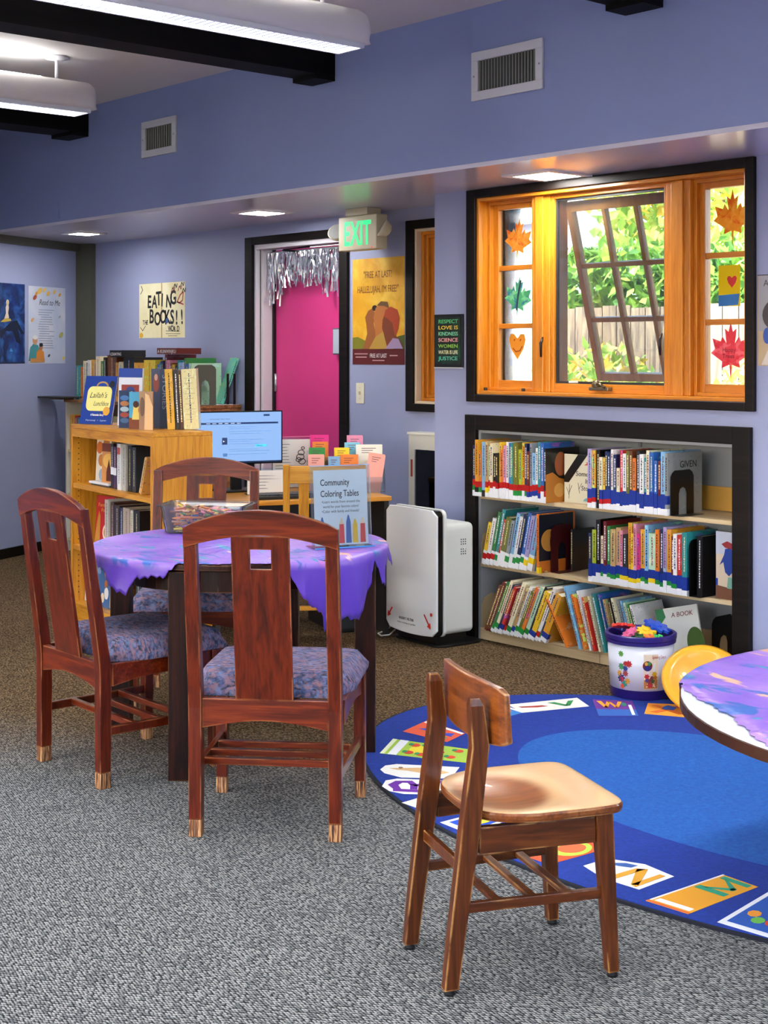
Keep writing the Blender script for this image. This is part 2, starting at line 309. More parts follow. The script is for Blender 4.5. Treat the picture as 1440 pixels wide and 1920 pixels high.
# window wall with openings (window and book niche)
WX0, WX1, WZ0, WZ1 = -5.345, -3.67, 1.285, 2.312; NX0, NX1, NZ1 = -5.34, -3.735, 1.10; YW = 5.343
bm = bmesh.new()
box(bm, -5.673, WX0, YW, 5.50, 0, 2.36); box(bm, -5.673, -5.645, 5.50, 5.739, 0, 2.36); box(bm, NX1, 3.6, YW, 5.50, 0, WZ0); box(bm, WX1, 3.6, YW, 5.50, WZ0, 2.36)
box(bm, WX0, WX1, YW, 5.50, WZ1, 2.36); box(bm, WX0, NX1, YW, 5.50, NZ1, WZ0)
st(obj('wall_window', bm, WALL))
# door wall
YD = 5.74; DX0, DX1, DZ1 = -7.866, -6.949, 2.23; VX0, VX1, VZ0, VZ1 = -6.265, -5.74, 1.2, 2.235
bm = bmesh.new()
box(bm, -10.5, DX0, YD, 6.0, 0, 2.36); box(bm, DX0, DX1, YD, 6.0, DZ1, 2.36); box(bm, DX1, -6.6, YD, 6.0, 0, 2.36); box(bm, -6.6, VX0, YD, 5.86, 0, 2.36)
box(bm, VX0, VX1, YD, 5.86, VZ1, 2.36); box(bm, VX0, VX1, YD, 5.86, 0, VZ0); box(bm, VX1, -5.645, YD, 5.80, 0, 2.36)
st(obj('wall_back', bm, WALL))
# left wall, angled
def lwall(name, s0, s1, z0, z1, d0, d1, m):
    pts = [(AX+LD.x*s+LN.x*d, AY+LD.y*s+LN.y*d) for s, d in ((s0, d0), (s1, d0), (s1, d1), (s0, d1))]
    bm = bmesh.new(); prism(bm, pts, z0, z1, 'xy'); return obj(name, bm, m)
st(lwall('wall_left', -4.3, .968, 0, 3.15, -.2, 0, WALL))
st(lwall('baseboard_left', -4.3, .968, 0, .072, 0, .015, TRIM))
OLIVE = M('#55564a', .5, var=.25, vscale=2)
st(lwall('trim_1', -4.3, .968, 2.30, 2.36, 0, .035, OLIVE))
bm = bmesh.new(); prism(bm, [(-10.13, 5.63), (-9.985, 5.70), (-9.985, 5.76), (-10.25, 5.76)], 0, 2.36, 'xy'); st(obj('trim_2', bm, OLIVE))
sbox('baseboard_back', -9.98, -7.97, 5.725, YD, 0, .07, TRIM)
# far walls behind and right of the camera; window openings added for fill daylight
OFFW = M('#cfcdd2', .7)
bm = bmesh.new(); box(bm, 3.5, 3.7, -4.2, 5.5, 0, .9); box(bm, 3.5, 3.7, -4.2, 5.5, 2.4, 3.15)
for y0, y1 in ((-4.2, -3.4), (-.6, .0), (3.2, 5.5)): box(bm, 3.5, 3.7, y0, y1, .9, 2.4)
st(obj('wall_right', bm, OFFW))
bm = bmesh.new(); box(bm, -8.3, 3.5, -4.2, -4.0, 0, .9); box(bm, -8.3, 3.5, -4.2, -4.0, 2.4, 3.15)
for x0, x1 in ((-8.3, -6.6), (-3.4, -2.6), (.8, 3.5)): box(bm, x0, x1, -4.2, -4.0, .9, 2.4)
st(obj('wall_rear', bm, OFFW)); sbox('wall_side', -8.3, -8.1, -4.2, 1.2, 0, 3.15, WALL)
# beams
def beam(x0, x1, label):
    t = thing('ceiling_beam', label, 'beam', ((x0+x1)/2, 4.7, 2.905)); w = (x1-x0)/2
    bx('timber', -w, w, -8.7, 0, .025, .195, BLACKWOOD, t); bx('corbel', -w, w, -.13, -.001, 0, .0245, BLACKWOOD, t)
beam(-5.93, -5.74, 'long dark ceiling beam running just behind the large pendant light')
beam(-8.52, -8.265, 'dark ceiling beam at far left behind the smaller pendant light')
beam(-3.83, -3.635, 'dark ceiling beam whose tip shows at the top right corner above the window')
# pendants
LOUVRE = bpy.data.materials.new('lit_louvre'); LOUVRE.use_nodes = True
_n = LOUVRE.node_tree.nodes; _b = _n['Principled BSDF']; _b.inputs['Emission Color'].default_value = (.93, .96, 1, 1); _b.inputs['Emission Strength'].default_value = LAMP_E; _b.inputs['Base Color'].default_value = (.8, .8, .8, 1)
DOWNL = bpy.data.materials.new('lit_lens'); DOWNL.use_nodes = True
_b = DOWNL.node_tree.nodes['Principled BSDF']; _b.inputs['Emission Color'].default_value = (1, .98, .93, 1); _b.inputs['Emission Strength'].default_value = DOWN_E
LAMPBODY = M('#dedbd8', .3, coat=.2)
def pendant(x, yend, label, L=2.5):
    t = thing('pendant_light', label, 'lamp', (x, yend, 2.825), 0, 'tubular ceiling pendants')
    prof = [(-.085, 0), (-.100, .02), (-.108, .05), (-.104, .09), (-.088, .125), (-.055, .147), (0, .153), (.055, .147), (.088, .125), (.104, .09), (.108, .05), (.100, .02), (.085, 0)]
    bm = bmesh.new(); secs = []
    for y, k in ((0, .72), (-.012, .88), (-.03, .97), (-.05, 1), (-L+.05, 1), (-L+.03, .97), (-L+.012, .88), (-L, .72)):
        secs.append([(px*(1 if pz < .01 else k), y, pz if pz < .06 else .06+(pz-.06)*k) for px, pz in prof])
    sweep(bm, secs); obj('housing', bm, LAMPBODY, t, smooth=True)
    bx('diffuser', -.072, .072, -L+.09, -.06, -.006, -.0005, LOUVRE, t)
    bm = bmesh.new(); nb = int(L/.035)
    for i in range(nb):
        y = -.07-i*(L-.17)/nb; box(bm, -.072, .072, y-.003, y+.003, -.018, -.0065)
    obj('louvre_blades', bm, M('#2c3450', .5), t); bm = bmesh.new()
    for s in (-1, 1): box(bm, s*.080-.006, s*.080+.006, -L+.06, -.05, -.022, -.0005)
    box(bm, -.086, .086, -.052, -.04, -.022, -.0005); box(bm, -.086, .086, -L+.05, -L+.06, -.022, -.0005)
    obj('louvre', bm, M('#dfe3ea', .3), t)
    bx('uplight_slot', -.018, .018, -L+.3, -.3, .1535, .1555, LOUVRE, t)
    for y in (-.2, -L+.2):
        bm = bmesh.new(); lathe(bm, [(.010, .15), (.009, .25), (.016, .255), (.02, .262)], 12, 0, y); lathe(bm, [(.02, .255), (.062, .263), (.064, .2745)], 24, 0, y); obj('stem', bm, WHITE, t, smooth=True)
pendant(-4.75, 4.02, 'large white tubular pendant light nearest the camera, crossing in front of the long beam')
pendant(-6.99, 3.98, 'smaller-looking white tubular pendant at far left, its round ceiling plate in view')
for k, (x, y) in enumerate([(-2.6, 4.0), (-.4, 4.0), (1.8, 4.0), (-4.75, 1.0), (-2.6, 1.0), (-.4, 1.0), (1.8, 1.0), (-4.75, -1.8), (-.4, -1.8), (-7.0, .9)]):  # unseen pendants, added to brighten the room
    pendant(x, y, 'unseen white tubular ceiling pendant added to light the room, outside this view')
# recessed downlights
def downlight(x, y, s, label):
    t = thing('recessed_downlight', label, 'light', (x, y, 2.3595), 0, 'square lights in the soffit')
    bm = bmesh.new(); 
    for a in (-1, 1):
        box(bm, a*s-.02 if a > 0 else -s-.02, s+.02 if a > 0 else -s+.02, -s-.02, s+.02, -.008, 0)
        box(bm, -s+.02, s-.02, a*s-.02, a*s+.02, -.008, 0)
    obj('frame', bm, WHITE, t); bx('lens', -s+.02, s-.02, -s+.02, s-.02, -.005, -.0005, DOWNL, t)
downlight(-9.16, 5.17, .10, 'far-left small square light in the soffit, above the two wall posters')
downlight(-7.08, 5.22, .12, 'middle square soffit light, left of the green exit sign')
downlight(-4.69, 5.16, .135, 'square recessed soffit light right above the big window')
downlight(-2.4, 5.16, .135, 'unseen square soffit light added for lighting, past the right edge of the view'); downlight(-.2, 5.16, .135, 'farthest right unseen square soffit light, added for lighting outside the view')  # two unseen downlights, added for their light
# vents on the upper wall
def vent(x0, x1, z0, z1, label, n):
    t = thing('air_vent', label, 'vent', ((x0+x1)/2, 4.6995, z0)); w = (x1-x0)/2; h = z1-z0; f = .042
    bm = bmesh.new(); box(bm, -w, w, -.012, 0, 0, f); box(bm, -w, w, -.012, 0, h-f, h); box(bm, -w, -w+f, -.012, 0, f, h-f); box(bm, w-f, w, -.012, 0, f, h-f); obj('frame', bm, M('#c9cbd0', .4), t, .002)
    bx('duct_backing', -w+f, w-f, -.002, 0, f, h-f, BLACK, t); bm = bmesh.new()
    for i in range(n):
        x = -w+f+(i+.5)*(2*w-2*f)/n; box(bm, -.0045, .0045, -.001, .001, f, h-f, mat=Matrix.Translation((x, -.007, 0)) @ Matrix.Rotation(.7, 4, 'Z'))
    obj('louvre_slats', bm, M('#6c706a', .5), t)
    bm = bmesh.new()
    for s in (-1, 1): box(bm, s*(w-.018)-.004, s*(w-.018)+.004, -.014, -.012, h/2-.004, h/2+.004)
    obj('screws', bm, GREYM, t)
vent(-4.731, -4.288, 2.665, 2.89, 'wide white wall vent high above the big window', 19)
vent(-7.603, -7.223, 2.695, 2.914, 'smaller white wall vent on the upper wall between the two dark beams', 12)
bx_ = bx('conduit_cover', -8.66, -8.645, 4.685, 4.70, 2.40, 2.50, UPPER); tag(bx_, 'thin periwinkle raised cover strip low on the upper wall at far left', 'cover')
# ================================================================== WINDOWS, DOOR, TRIM
def frame(name, x0, x1, z0, z1, y0, y1, w, mv, mh, parent, wt=None, wb=None, wr=None, bevel=.003):
    wt = w if wt is None else wt; wb = w if wb is None else wb; wr = w if wr is None else wr
    bm = bmesh.new(); box(bm, x0, x0+w, y0, y1, z0, z1); box(bm, x1-wr, x1, y0, y1, z0, z1)
    box(bm, x0+w, x1-wr, y0, y1, z1-wt, z1, 1); box(bm, x0+w, x1-wr, y0, y1, z0, z0+wb, 1)
    return obj(name, bm, [mv, mh], parent, bevel)
win = bpy.data.objects.new('window_1', None); COL.objects.link(win); win['kind'] = 'structure'
frame('casing', -5.407, -3.628, 1.245, 2.356, 5.318, YW, .064, TRIM, TRIM, win, .044, .038, .045)
frame('jamb', WX0, WX1, WZ0, WZ1, 5.335, 5.495, .018, ORANGEW, ORANGEH, win)
frame('stop', WX0+.018, -4.99, 1.303, 2.294, 5.40, 5.49, .018, ORANGEW, ORANGEH, win)
frame('sash_frame', WX0+.036, -5.0, 1.318, 2.280, 5.425, 5.47, .036, ORANGEW, ORANGEH, win, .03, .04)
frame('stop', -4.005, WX1-.018, 1.303, 2.294, 5.40, 5.49, .018, ORANGEW, ORANGEH, win)
frame('sash_frame', -3.99, WX1-.034, 1.318, 2.280, 5.425, 5.47, .03, ORANGEW, ORANGEH, win, .03, .04)
for x0, x1 in ((-4.99, -4.866), (-4.142, -4.005)):
    bm = bmesh.new(); box(bm, x0, x1, 5.375, 5.49, 1.303, 2.294); box(bm, x0+.035, x1-.035, 5.362, 5.376, 1.303, 2.294); obj('mullion', bm, ORANGEW, win, .004)
frame('sash_frame', -4.866, -4.142, 1.303, 2.294, 5.385, 5.49, .020, ORANGEW, ORANGEH, win, .022, .045)
for x0, x1 in ((-5.273, -5.036), (-3.96, -3.734)):
    for z in (1.641, 1.944): bx('muntin', x0, x1, 5.43, 5.465, z-.013, z+.013, ORANGEH, win, .003)
    bx('pane', x0-.005, x1+.005, 5.447, 5.450, 1.352, 2.256, GLASS, win)
frame('screen_frame', -4.846, -4.162, 1.348, 2.272, 5.40, 5.412, .012, DKGREY, DKGREY, win, bevel=0)
bx('insect_screen', -4.834, -4.174, 5.405, 5.406, 1.360, 2.260, SCREEN, win)
aw = bpy.data.objects.new('awning_sash', None); COL.objects.link(aw); aw.parent = win; aw.location = (-4.504, 5.475, 2.262); aw.rotation_euler = (math.radians(15.5), 0, 0)
ax0, ax1, ah = -.334, .334, .935
frame('sash_rail', ax0, ax1, -ah, 0, -.02, .02, .034, SASHW, SASHW, aw, .05, .04)
bx('sash_pane', ax0+.03, ax1-.03, -.002, .001, -ah+.03, -.04, GLASS, aw)
for k in (1, 2):
    x = ax0+.034+(ax1-ax0-.068)*k/3; bx('muntin', x-.012, x+.012, -.016, .016, -ah+.04, -.05, SASHW, aw, .003)
    z = -.05-(ah-.09)*k/3; bx('muntin', ax0+.034, ax1-.034, -.0165, .0165, z-.012, z+.012, SASHW, aw, .003)
bm = bmesh.new(); box(bm, -4.59, -4.47, 5.35, 5.385, 1.318, 1.335); lathe(bm, [(.022, 1.335), (.024, 1.35), (.014, 1.366), (0.001, 1.37)], 16, -4.55, 5.362); obj('crank_housing', bm, M('#8a7a60', .3, .8), win, .003)
bm = bmesh.new(); tube(bm, [(-4.55, 5.352, 1.352), (-4.52, 5.345, 1.35), (-4.485, 5.345, 1.335)], .007); obj('crank_handle', bm, M('#6a5a44', .3, .8), win, smooth=True)
for x, z in ((-4.90, 1.52), (-4.155, 1.53)):
    bm = bmesh.new(); tube(bm, [(x, 5.362, z+.06), (x, 5.345, z+.03), (x, 5.348, z-.04)], [.004, .007, .005]); obj('latch', bm, BLACK, win, smooth=True)
bx('maker_label', -4.76, -4.70, 5.398, 5.4, 1.352, 1.362, WHITE, win)
for x in (-5.31, -5.04): bx('stay_pin', x-.008, x+.008, 5.36, 5.376, 1.304, 1.32, DKGREY, win, .003)
# second, narrow window beyond the pillar
w2 = bpy.data.objects.new('window_2', None); COL.objects.link(w2); w2['kind'] = 'structure'
frame('casing', VX0-.062, VX1+.06, VZ0-.045, VZ1+.05, YD-.022, YD, .064, TRIM, TRIM, w2, .052, .047)
frame('jamb', VX0, VX1, VZ0, VZ1, YD-.004, 5.858, .016, M('#e9d6b8', .4), M('#e9d6b8', .4), w2)
frame('stop', VX0+.016, VX1-.016, VZ0+.016, VZ1-.016, 5.775, 5.857, .02, ORANGEW, ORANGEH, w2)
frame('stop', VX0+.036, VX1-.036, VZ0+.036, VZ1-.036, 5.795, 5.856, .018, ORANGEW, ORANGEH, w2)
frame('sash_frame', VX0+.054, VX1-.054, VZ0+.054, VZ1-.054, 5.815, 5.85, .035, ORANGEW, ORANGEH, w2)
bx('pane', VX0+.085, VX1-.085, 5.834, 5.837, VZ0+.085, VZ1-.085, GLASS, w2)
# door
door = bpy.data.objects.new('door_1', None); COL.objects.link(door); door['kind'] = 'structure'
bm = bmesh.new(); box(bm, DX0-.09, DX0-.005, YD-.022, YD, 0, 2.282); box(bm, DX1, DX1+.078, YD-.022, YD, 0, 2.282); box(bm, DX0-.005, DX1, YD-.022, YD, DZ1, 2.282)
obj('casing', bm, TRIM, door, .003)
WDOOR = M('#d6d4dc', .4)
bm = bmesh.new(); box(bm, DX0, DX0+.012, YD, 5.775, 0, DZ1); box(bm, DX0, DX0+.03, 5.785, 5.865, 0, DZ1); obj('jamb', bm, WDOOR, door, .003)
bm = bmesh.new(); box(bm, DX0, DX0+.006, 5.775, 5.785, 0, DZ1); box(bm, DX0+.002, DX0+.045, 5.866, 5.885, 0, DZ1); obj('gap_shade', bm, BLACK, door)  # solid black strips stand in for shade in the jamb and hinge gaps
bx('head_jamb', DX0, DX1, YD, 5.87, DZ1-.03, DZ1, WDOOR, door); bx('jamb', DX1-.02, DX1, YD, 5.885, 0, DZ1-.03, WDOOR, door)
PINK = M('#d63a86', .38, bump=.05, bscale=30, var=.08, vscale=3)
leaf = bx('door_leaf', DX0+.045, DX1-.02, 5.885, 5.925, .01, DZ1-.032, PINK, door)
for z in (2.03, 1.30, .45):
    bm = bmesh.new(); lathe(bm, [(.009, z-.06), (.009, z+.06)], 10, DX0+.05, 5.878); obj('hinge', bm, M('#c4c8d0', .3, .7), door, smooth=True)
t = bx('door_closer', -7.50, -7.22, 5.83, 5.885, 2.07, 2.14, M('#9fb4c8', .35, .4), door, .008)
bm = bmesh.new(); tube(bm, [(-7.30, 5.82, 2.15), (-7.62, 5.79, 2.185), (-7.35, 5.80, 2.195)], .008); obj('closer_arm', bm, BLACK, door)
t = thing('notice_box', 'small grey wall box mounted on the pink door at its right edge', 'box', (-7.085, 5.8845, 1.49))
bx('box_body', -.085, .085, -.035, 0, 0, .17, M('#55616e', .4), t, .004); bx('box_face', -.078, .078, -.037, -.0352, .008, .162, M('#aebccb', .35), t)
# silver fringe
random.seed(5); bm = bmesh.new()
box(bm, -7.80, -6.98, 5.80, 5.806, 2.165, 2.18)
for i in range(240):
    x = -7.80+.82*random.random(); L = .14+.10*random.random()
    if x < -7.66: L = .20+.16*random.random()
    elif x > -7.2: L = .16+.16*random.random()
    if random.random() < .15: L *= .5
    y = 5.80+.03*random.random()-.015; n = 5; w = .004+.003*random.random(); px_ = x; ph = random.random()*6; prev = None
    for j in range(n+1):
        z = 2.17-L*j/n; a = ph+j*.9*random.random()*2; cx = px_+.012*math.sin(ph+j*1.1)*j/n; dx, dy = w*math.cos(a), w*math.sin(a)
        cur = [bm.verts.new((cx-dx, y-dy, z)), bm.verts.new((cx+dx, y+dy, z))]
        if prev: bm.faces.new((prev[0], prev[1], cur[1], cur[0]))
        prev = cur
tag(obj('foil_fringe', bm, M('#d8dce6', .22, .85)), 'crinkled silver foil fringe garland hanging across the top of the pink door', 'decoration')
# ================================================================== GARDEN BEHIND THE WINDOW
g = sbox('ground_outside', -22, 6, 6.0, 30, -.25, -.12, M('#6a6a48', .9, var=.4, vscale=2))
FENCE = wood('weathered_fence_board', '#4a4034', '#6a5c4a', '#84745c', .8, 2, .7, coat=0)
t = thing('garden_fence', 'weathered grey-brown board fence behind the garden shrubs outside the window', 'fence', (0, 9.6, -.12))
bm = bmesh.new(); random.seed(3); x = -13.5
while x < -3:
    box(bm, x, x+.145, 0, .02, 0, 2.0+random.random()*.03); x += .155
obj('fence_boards', bm, FENCE, t)
for z in (.4, 1.6): bx('rail', -13.5, -3, .02, .07, z, z+.09, FENCE, t)
for k in range(5): bx('post', -13.4+2.5*k, -13.3+2.5*k, .07, .17, 0, 2.0, FENCE, t)
def leafmesh(bm, n, f, s, seed, mis=1):
    random.seed(seed)
    for i in range(n):
        c = Vector(f()); a = Matrix.Rotation(random.random()*6.3, 3, 'Z') @ Matrix.Rotation(random.uniform(-1.3, 1.3), 3, 'X') @ Matrix.Rotation(random.uniform(-1, 1), 3, 'Y')
        q = s*(.6+.8*random.random()); vs = [bm.verts.new(c+a @ Vector(p)*q) for p in ((0, 0, 0), (.3, .4, .06), (0, 1, 0), (-.3, .4, .06))]
        bm.faces.new(vs).material_index = random.randrange(mis)
def leafmat(c):
    m, n, l, b = nt('leaf'); b.inputs['Base Color'].default_value = lin(c); b.inputs['Roughness'].default_value = .5; b.inputs['Subsurface Weight'].default_value = 0
    tr = n.new('ShaderNodeBsdfTranslucent'); tr.inputs[0].default_value = lin(c); mx = n.new('ShaderNodeMixShader'); mx.inputs[0].default_value = .45
    o = [q for q in n if q.type == 'OUTPUT_MATERIAL'][0]; l.new(b.outputs[0], mx.inputs[1]); l.new(tr.outputs[0], mx.inputs[2]); l.new(mx.outputs[0], o.inputs[0]); return m
LG = [leafmat(c) for c in ('#6f9a3c', '#9cc050', '#4f7a38', '#c8d478', '#e0b84a')]
def shrub(name, label, cat, c, r, n, s, mats, seed, group=None, stems=5):
    t = thing(name, label, cat, (c[0], c[1], -.12), 0, group); bm = bmesh.new()
    def f():
        while 1:
            p = [random.uniform(-1, 1) for _ in range(3)]
            d = sum(q*q for q in p)
            if .25 < d < 1: return (p[0]*r[0], p[1]*r[1], c[2]+.12+p[2]*r[2])
    leafmesh(bm, n, f, s, seed, len(mats)); obj('foliage', bm, mats, t)
    bm = bmesh.new()
    for k in range(stems):
        a = 2*PI*k/stems; tube(bm, [(.05*math.cos(a), .05*math.sin(a), 0), (r[0]*.3*math.cos(a), r[1]*.3*math.sin(a), c[2]*.6), (r[0]*.7*math.cos(a), r[1]*.7*math.sin(a), c[2]+r[2]*.5)], [.03, .02, .008], 6)
    obj('stem', bm, M('#5a4632', .9), t)
shrub('climbing_hedge', 'dense green leafy vine spilling over the top of the fence, seen through middle panes', 'hedge', (-8.0, 10.12, 2.05), (4.6, .42, .42), 9000, .13, [LG[0], LG[2], LG[1]], 1, stems=9)
shrub('garden_tree', 'pale yellow-green tree rising above the fence behind the upper panes', 'tree', (-8.2, 12.5, 3.5), (2.4, 1.3, 1.7), 8000, .17, [LG[1], LG[3], LG[0], LG[3], LG[4]], 2, stems=7)
shrub('garden_tree', 'tall bright green tree beyond the fence at the right-hand panes', 'tree', (-3.4, 12.0, 3.4), (2.2, 1.4, 1.9), 6000, .18, [LG[1], LG[3], LG[0], LG[4]], 4, stems=7)
shrub('garden_shrub', 'light green shrub with yellow leaves low behind the tilted sash, at its left', 'shrub', (-6.85, 8.1, .95), (.6, .45, .62), 1500, .10, [LG[1], LG[4], LG[3], LG[0]], 6)
shrub('garden_shrub', 'yellowing shrub low in front of the fence behind the tilted sash, at its right', 'shrub', (-5.45, 8.5, 1.0), (.7, .45, .62), 1300, .10, [LG[4], LG[3], LG[1]], 7)
shrub('garden_shrub', 'small green shrub behind the right-hand panes with the red paper leaf', 'shrub', (-4.35, 7.3, 1.2), (.35, .3, .5), 700, .08, [LG[0], LG[1], LG[4]], 8)
t = thing('neighbour_house', 'plain white stucco house wall filling the left-hand panes of the window', 'house', (-9.6, 8.2, -.12))
bx('house_wall', -4.5, 2.10, 0, .2, 0, 2.62, M('#f4f4f2', .7), t); bx('eave', -4.7, 2.14, -.1, .3, 2.6205, 2.70, M('#d8d8d8', .7), t)
# ================================================================== BUILT-IN BOOKCASE
GREYP = M('#8b9096', .5, var=.06, vscale=3)
bc = thing('built_in_bookcase', 'dark-framed built-in bookcase with three shelves set into the wall under the window', 'bookcase', (0, 0, 0))
bm = bmesh.new(); box(bm, -5.414, -5.335, 5.315, YW-.0005, 0, 1.176); box(bm, -3.738, -3.646, 5.315, YW-.0005, 0, 1.176); box(bm, -5.335, -3.738, 5.315, YW-.0005, 1.098, 1.176)
obj('frame', bm, TRIM, bc, .003)
bm = bmesh.new(); box(bm, -5.338, -5.320, YW, 5.665, 0, 1.098); box(bm, -3.752, -3.736, YW, 5.665, 0, 1.098); box(bm, -5.32, -3.752, YW, 5.665, 1.082, 1.098); obj('side_panels', bm, M('#9da1a6', .5), bc)
bx('back_panel', -5.32, -3.752, 5.650, 5.665, 0, 1.082, GREYP, bc)
for z in (.757, .402): 
    bx('shelf', -5.319, -3.753, 5.338, 5.649, z-.020, z, BIRCH, bc, .002)
    bx('rear_lip', -5.319, -3.753, 5.632, 5.649, z+.003, z+.115, M('#c0913e', .45, var=.1), bc)
bx('bottom_shelf', -5.319, -3.753, 5.338, 5.649, .05, .066, BIRCH, bc, .002); bx('rear_lip', -5.319, -3.753, 5.632, 5.649, .068, .19, M('#d0b080', .45, var=.1), bc)
bx('kick_board', -5.319, -4.512, 5.338, 5.355, .003, .0495, BIRCH, bc, .002); bx('kick_board', -4.508, -3.753, 5.338, 5.355, .003, .0495, BIRCH, bc, .002)
for z in (.402, .066):
    bm = bmesh.new(); prism(bm, [(5.345, z+.001), (5.62, z+.001), (5.62, z+.12), (5.42, z+.17), (5.36, z+.15), (5.345, z+.10)], -5.3185, -5.313, 'yz')
    obj('shelf_bracket', bm, M('#c9b48a', .4), bc)
bx('metal_upright', -4.52, -4.50, 5.642, 5.6495, .2, 1.08, M('#777b80', .4), bc)
bx('maker_label', -3.905, -3.87, 5.6485, 5.6499, .985, 1.01, WHITE, bc)
ORD = ['first', 'second', 'third', 'fourth', 'fifth', 'sixth', 'seventh', 'eighth', 'ninth', 'tenth', 'eleventh', 'twelfth', 'thirteenth', 'fourteenth', 'fifteenth', 'sixteenth', 'seventeenth', 'eighteenth', 'nineteenth', 'twentieth', 'twenty-first', 'twenty-second', 'twenty-third', 'twenty-fourth', 'twenty-fifth', 'twenty-sixth', 'twenty-seventh', 'twenty-eighth', 'twenty-ninth', 'thirtieth']
def book(loc, thk, h, d, colr, label, group=None, rz=0, ry=0, rx=0, tapes=(), pages=True, name='picture_book', print_=True):
    """spine faces local -Y, thickness along X"""
    t = thing(name, label, 'book', loc, rz, group); t.rotation_euler = (rx, ry, rz)
    c = lin(CN.get(colr, colr)); bt = min(.003, thk*.2)
    bm = bmesh.new(); box(bm, 0, thk, 0, bt, 0, h); box(bm, 0, bt, bt, d, 0, h); box(bm, thk-bt, thk, bt, d, 0, h)
    o = obj('cover', bm, BOOK, t); o.color = c
    if pages: bx('pages', bt, thk-bt, bt, d-.004, .004, h-.004, PAGES, t)
    if print_ and thk > .009:
        dark = sum(c[:3]) > .75; w_ = min(.0036, thk*.25); bm = bmesh.new(); z = h*.93; zb = .115 if tapes else .04
        while z > zb:
            q = random.uniform(.004, .013)
            q = min(q, .011)
            if random.random() < 1: box(bm, thk/2-w_*random.uniform(.5, 1), thk/2+w_*random.uniform(.5, 1), -.0005, -.0001, z-q, z)
            z -= q+random.uniform(.002, .004)
        if len(bm.verts) > 30: obj('title_print', bm, random.choice((INK, M('#7a1c20', .5), M('#1c3a6a', .5))) if dark else random.choice((WHITE, M('#e8d890', .5))), t)
        else: bm.free()
    jz = random.uniform(-.006, .007)
    for z0, z1, k in tapes:
        if z0 > .001: z0 += jz
        z1 += jz; bx('spine_tape', -.0008, thk+.0004, -.0008, .018, z0, z1, TAPE[k], t)
    return t
def shelf_row(spec, x0, x1, y, z, d, th, where, group, tapef, seed, side='left', jit=.012, lift=0):
    """spec: 'colour:height(mm)' words; books share out the run x0..x1"""
    random.seed(seed); sp = [s.split(':') for s in spec.split()]; ws = [float(s[2]) if len(s) > 2 else 1 for s in sp]; run = (x1-x0)*math.cos(th); u = run/sum(ws); x = x0; out = []
    for i, (s, w) in enumerate(zip(sp, ws)):
        k = u*w-.0014; h = int(s[1])/1000; zz = z+(k*math.sin(th) if th > 0 else 0)+.0005
        xx = x
        lab = f"{s[0]} picture book, {ORD[i]} from the left {where}"
        out.append(book((xx, y+random.uniform(0, jit), zz), k, h, d*(.9+.2*random.random()), s[0], lab, group, ry=th, tapes=tapef(i, s[0])))
        x += u*w/math.cos(th)
    return out
def tp1(i, c):
    if c == 'sky' and i < 5: return ((.0, .03, 'k'),)
    k2 = 'gkgyyywwwwwwwwwggwgbbbbbw'[i % 25]; z = .052
    return ((0, .026, 'w'), (.026, z, k2), (z, z+.03, 'r'))
shelf_row('navy:262:1.1 gold:292:1.3 orange:236:.9 sky:282:1.4 tan:288:1.1 mint:262:.8 cream:278:1 black:228:1.2 charcoal:224:.9 yellow:286:.9 orange:250:.9 pink:272:.9 white:290:.8 blue:286:.9 teal:286:.9 olive:290:1.8 lime:256:1.2 gold:292:1.1 navy:288:.9 maroon:250:.9 grey:292:.8 sky:244:1.4 white:270:.7 teal:300:1.1 blue:296:1.1',
    -5.318, -4.815, 5.275, .757, .25, 0, "group on the niche's top shelf", 'books at the left of the top shelf', tp1, 11)
def tp2(i, c):
    if c == 'black' and i == 2: return ()
    return ((0, .028, 'w'), (.028, .05, 'r' if i < 7 else 'b'), (.05, .095, 'b')) if i < 8 or i % 3 else ((0, .035, 'w'), (.035, .09, 'b'))
shelf_row('lavender:282:1.3 gold:276:1.2 black:278:1.2 cream:246:1 yellow:242:.7 navy:274:.8 navy:270:1 white:286:.7 navy:262:1 cream:200:1 red:284:1 white:270:1.1 olive:284:1 brown:284:.9 orange:252:1 charcoal:286:1 white:272:1.3 teal:256:.8 cream:292:.9 blue:284:1.2 blue:248:1 maroon:246:.9 sky:290:1.3',
    -4.545, -4.082, 5.285, .757, .25, 0, "in the right group of the niche's top shelf", 'books at the right of the top shelf', tp2, 12)
def tp3(i, c): return ((0, .03, 'w'), (.03, .06, 'rrrgwwgwgggyyy'[i % 14]), (.06, .075, 'w'))
shelf_row('yellow:225 white:250 green:285 teal:300 red:250:.7 olive:262:1.5 grey:250 sky:290 white:275 navy:286 blue:300 lavender:285 sky:280:1.4',
    -5.275, -4.925, 5.30, .402, .25, math.radians(13), "on the left of the niche's middle shelf", 'books leaning on the middle shelf', tp3, 13)
def tp4(i, c):
    if c in ('brown',): return ()
    return ((0, .03, 'w'), (.03, .05, 'bbwgwgggyyyyyyggyggwggg'[i % 23]), (.05, .09, 'b'))
shelf_row('navy:232:.9 lime:250:1.2 black:300:1.3 cream:225:.8 maroon:296:1 green:275:1 tan:262:1.4 tan:272:1.4 pink:262:.8 charcoal:245:1.3 gold:302:1.1 yellow:255:.7 pink:300:.8 magenta:255:.8 gold:278:1.2 sky:300:1 mint:265:2 orange:285:1 navy:288:1 lavender:300:.9 gold:290:1.2 maroon:262:.7 white:275:1 red:272:1.2 teal:285:1.3',
    -4.54, -3.965, 5.29, .402, .25, 0, "in the right group of the niche's middle shelf", 'books at the right of the middle shelf', tp4, 14)
def tp5(i, c): return ((0, .022, 'w'), (.022, .05, 'ggggbbrgb'[i % 9])) if i > 1 else ()
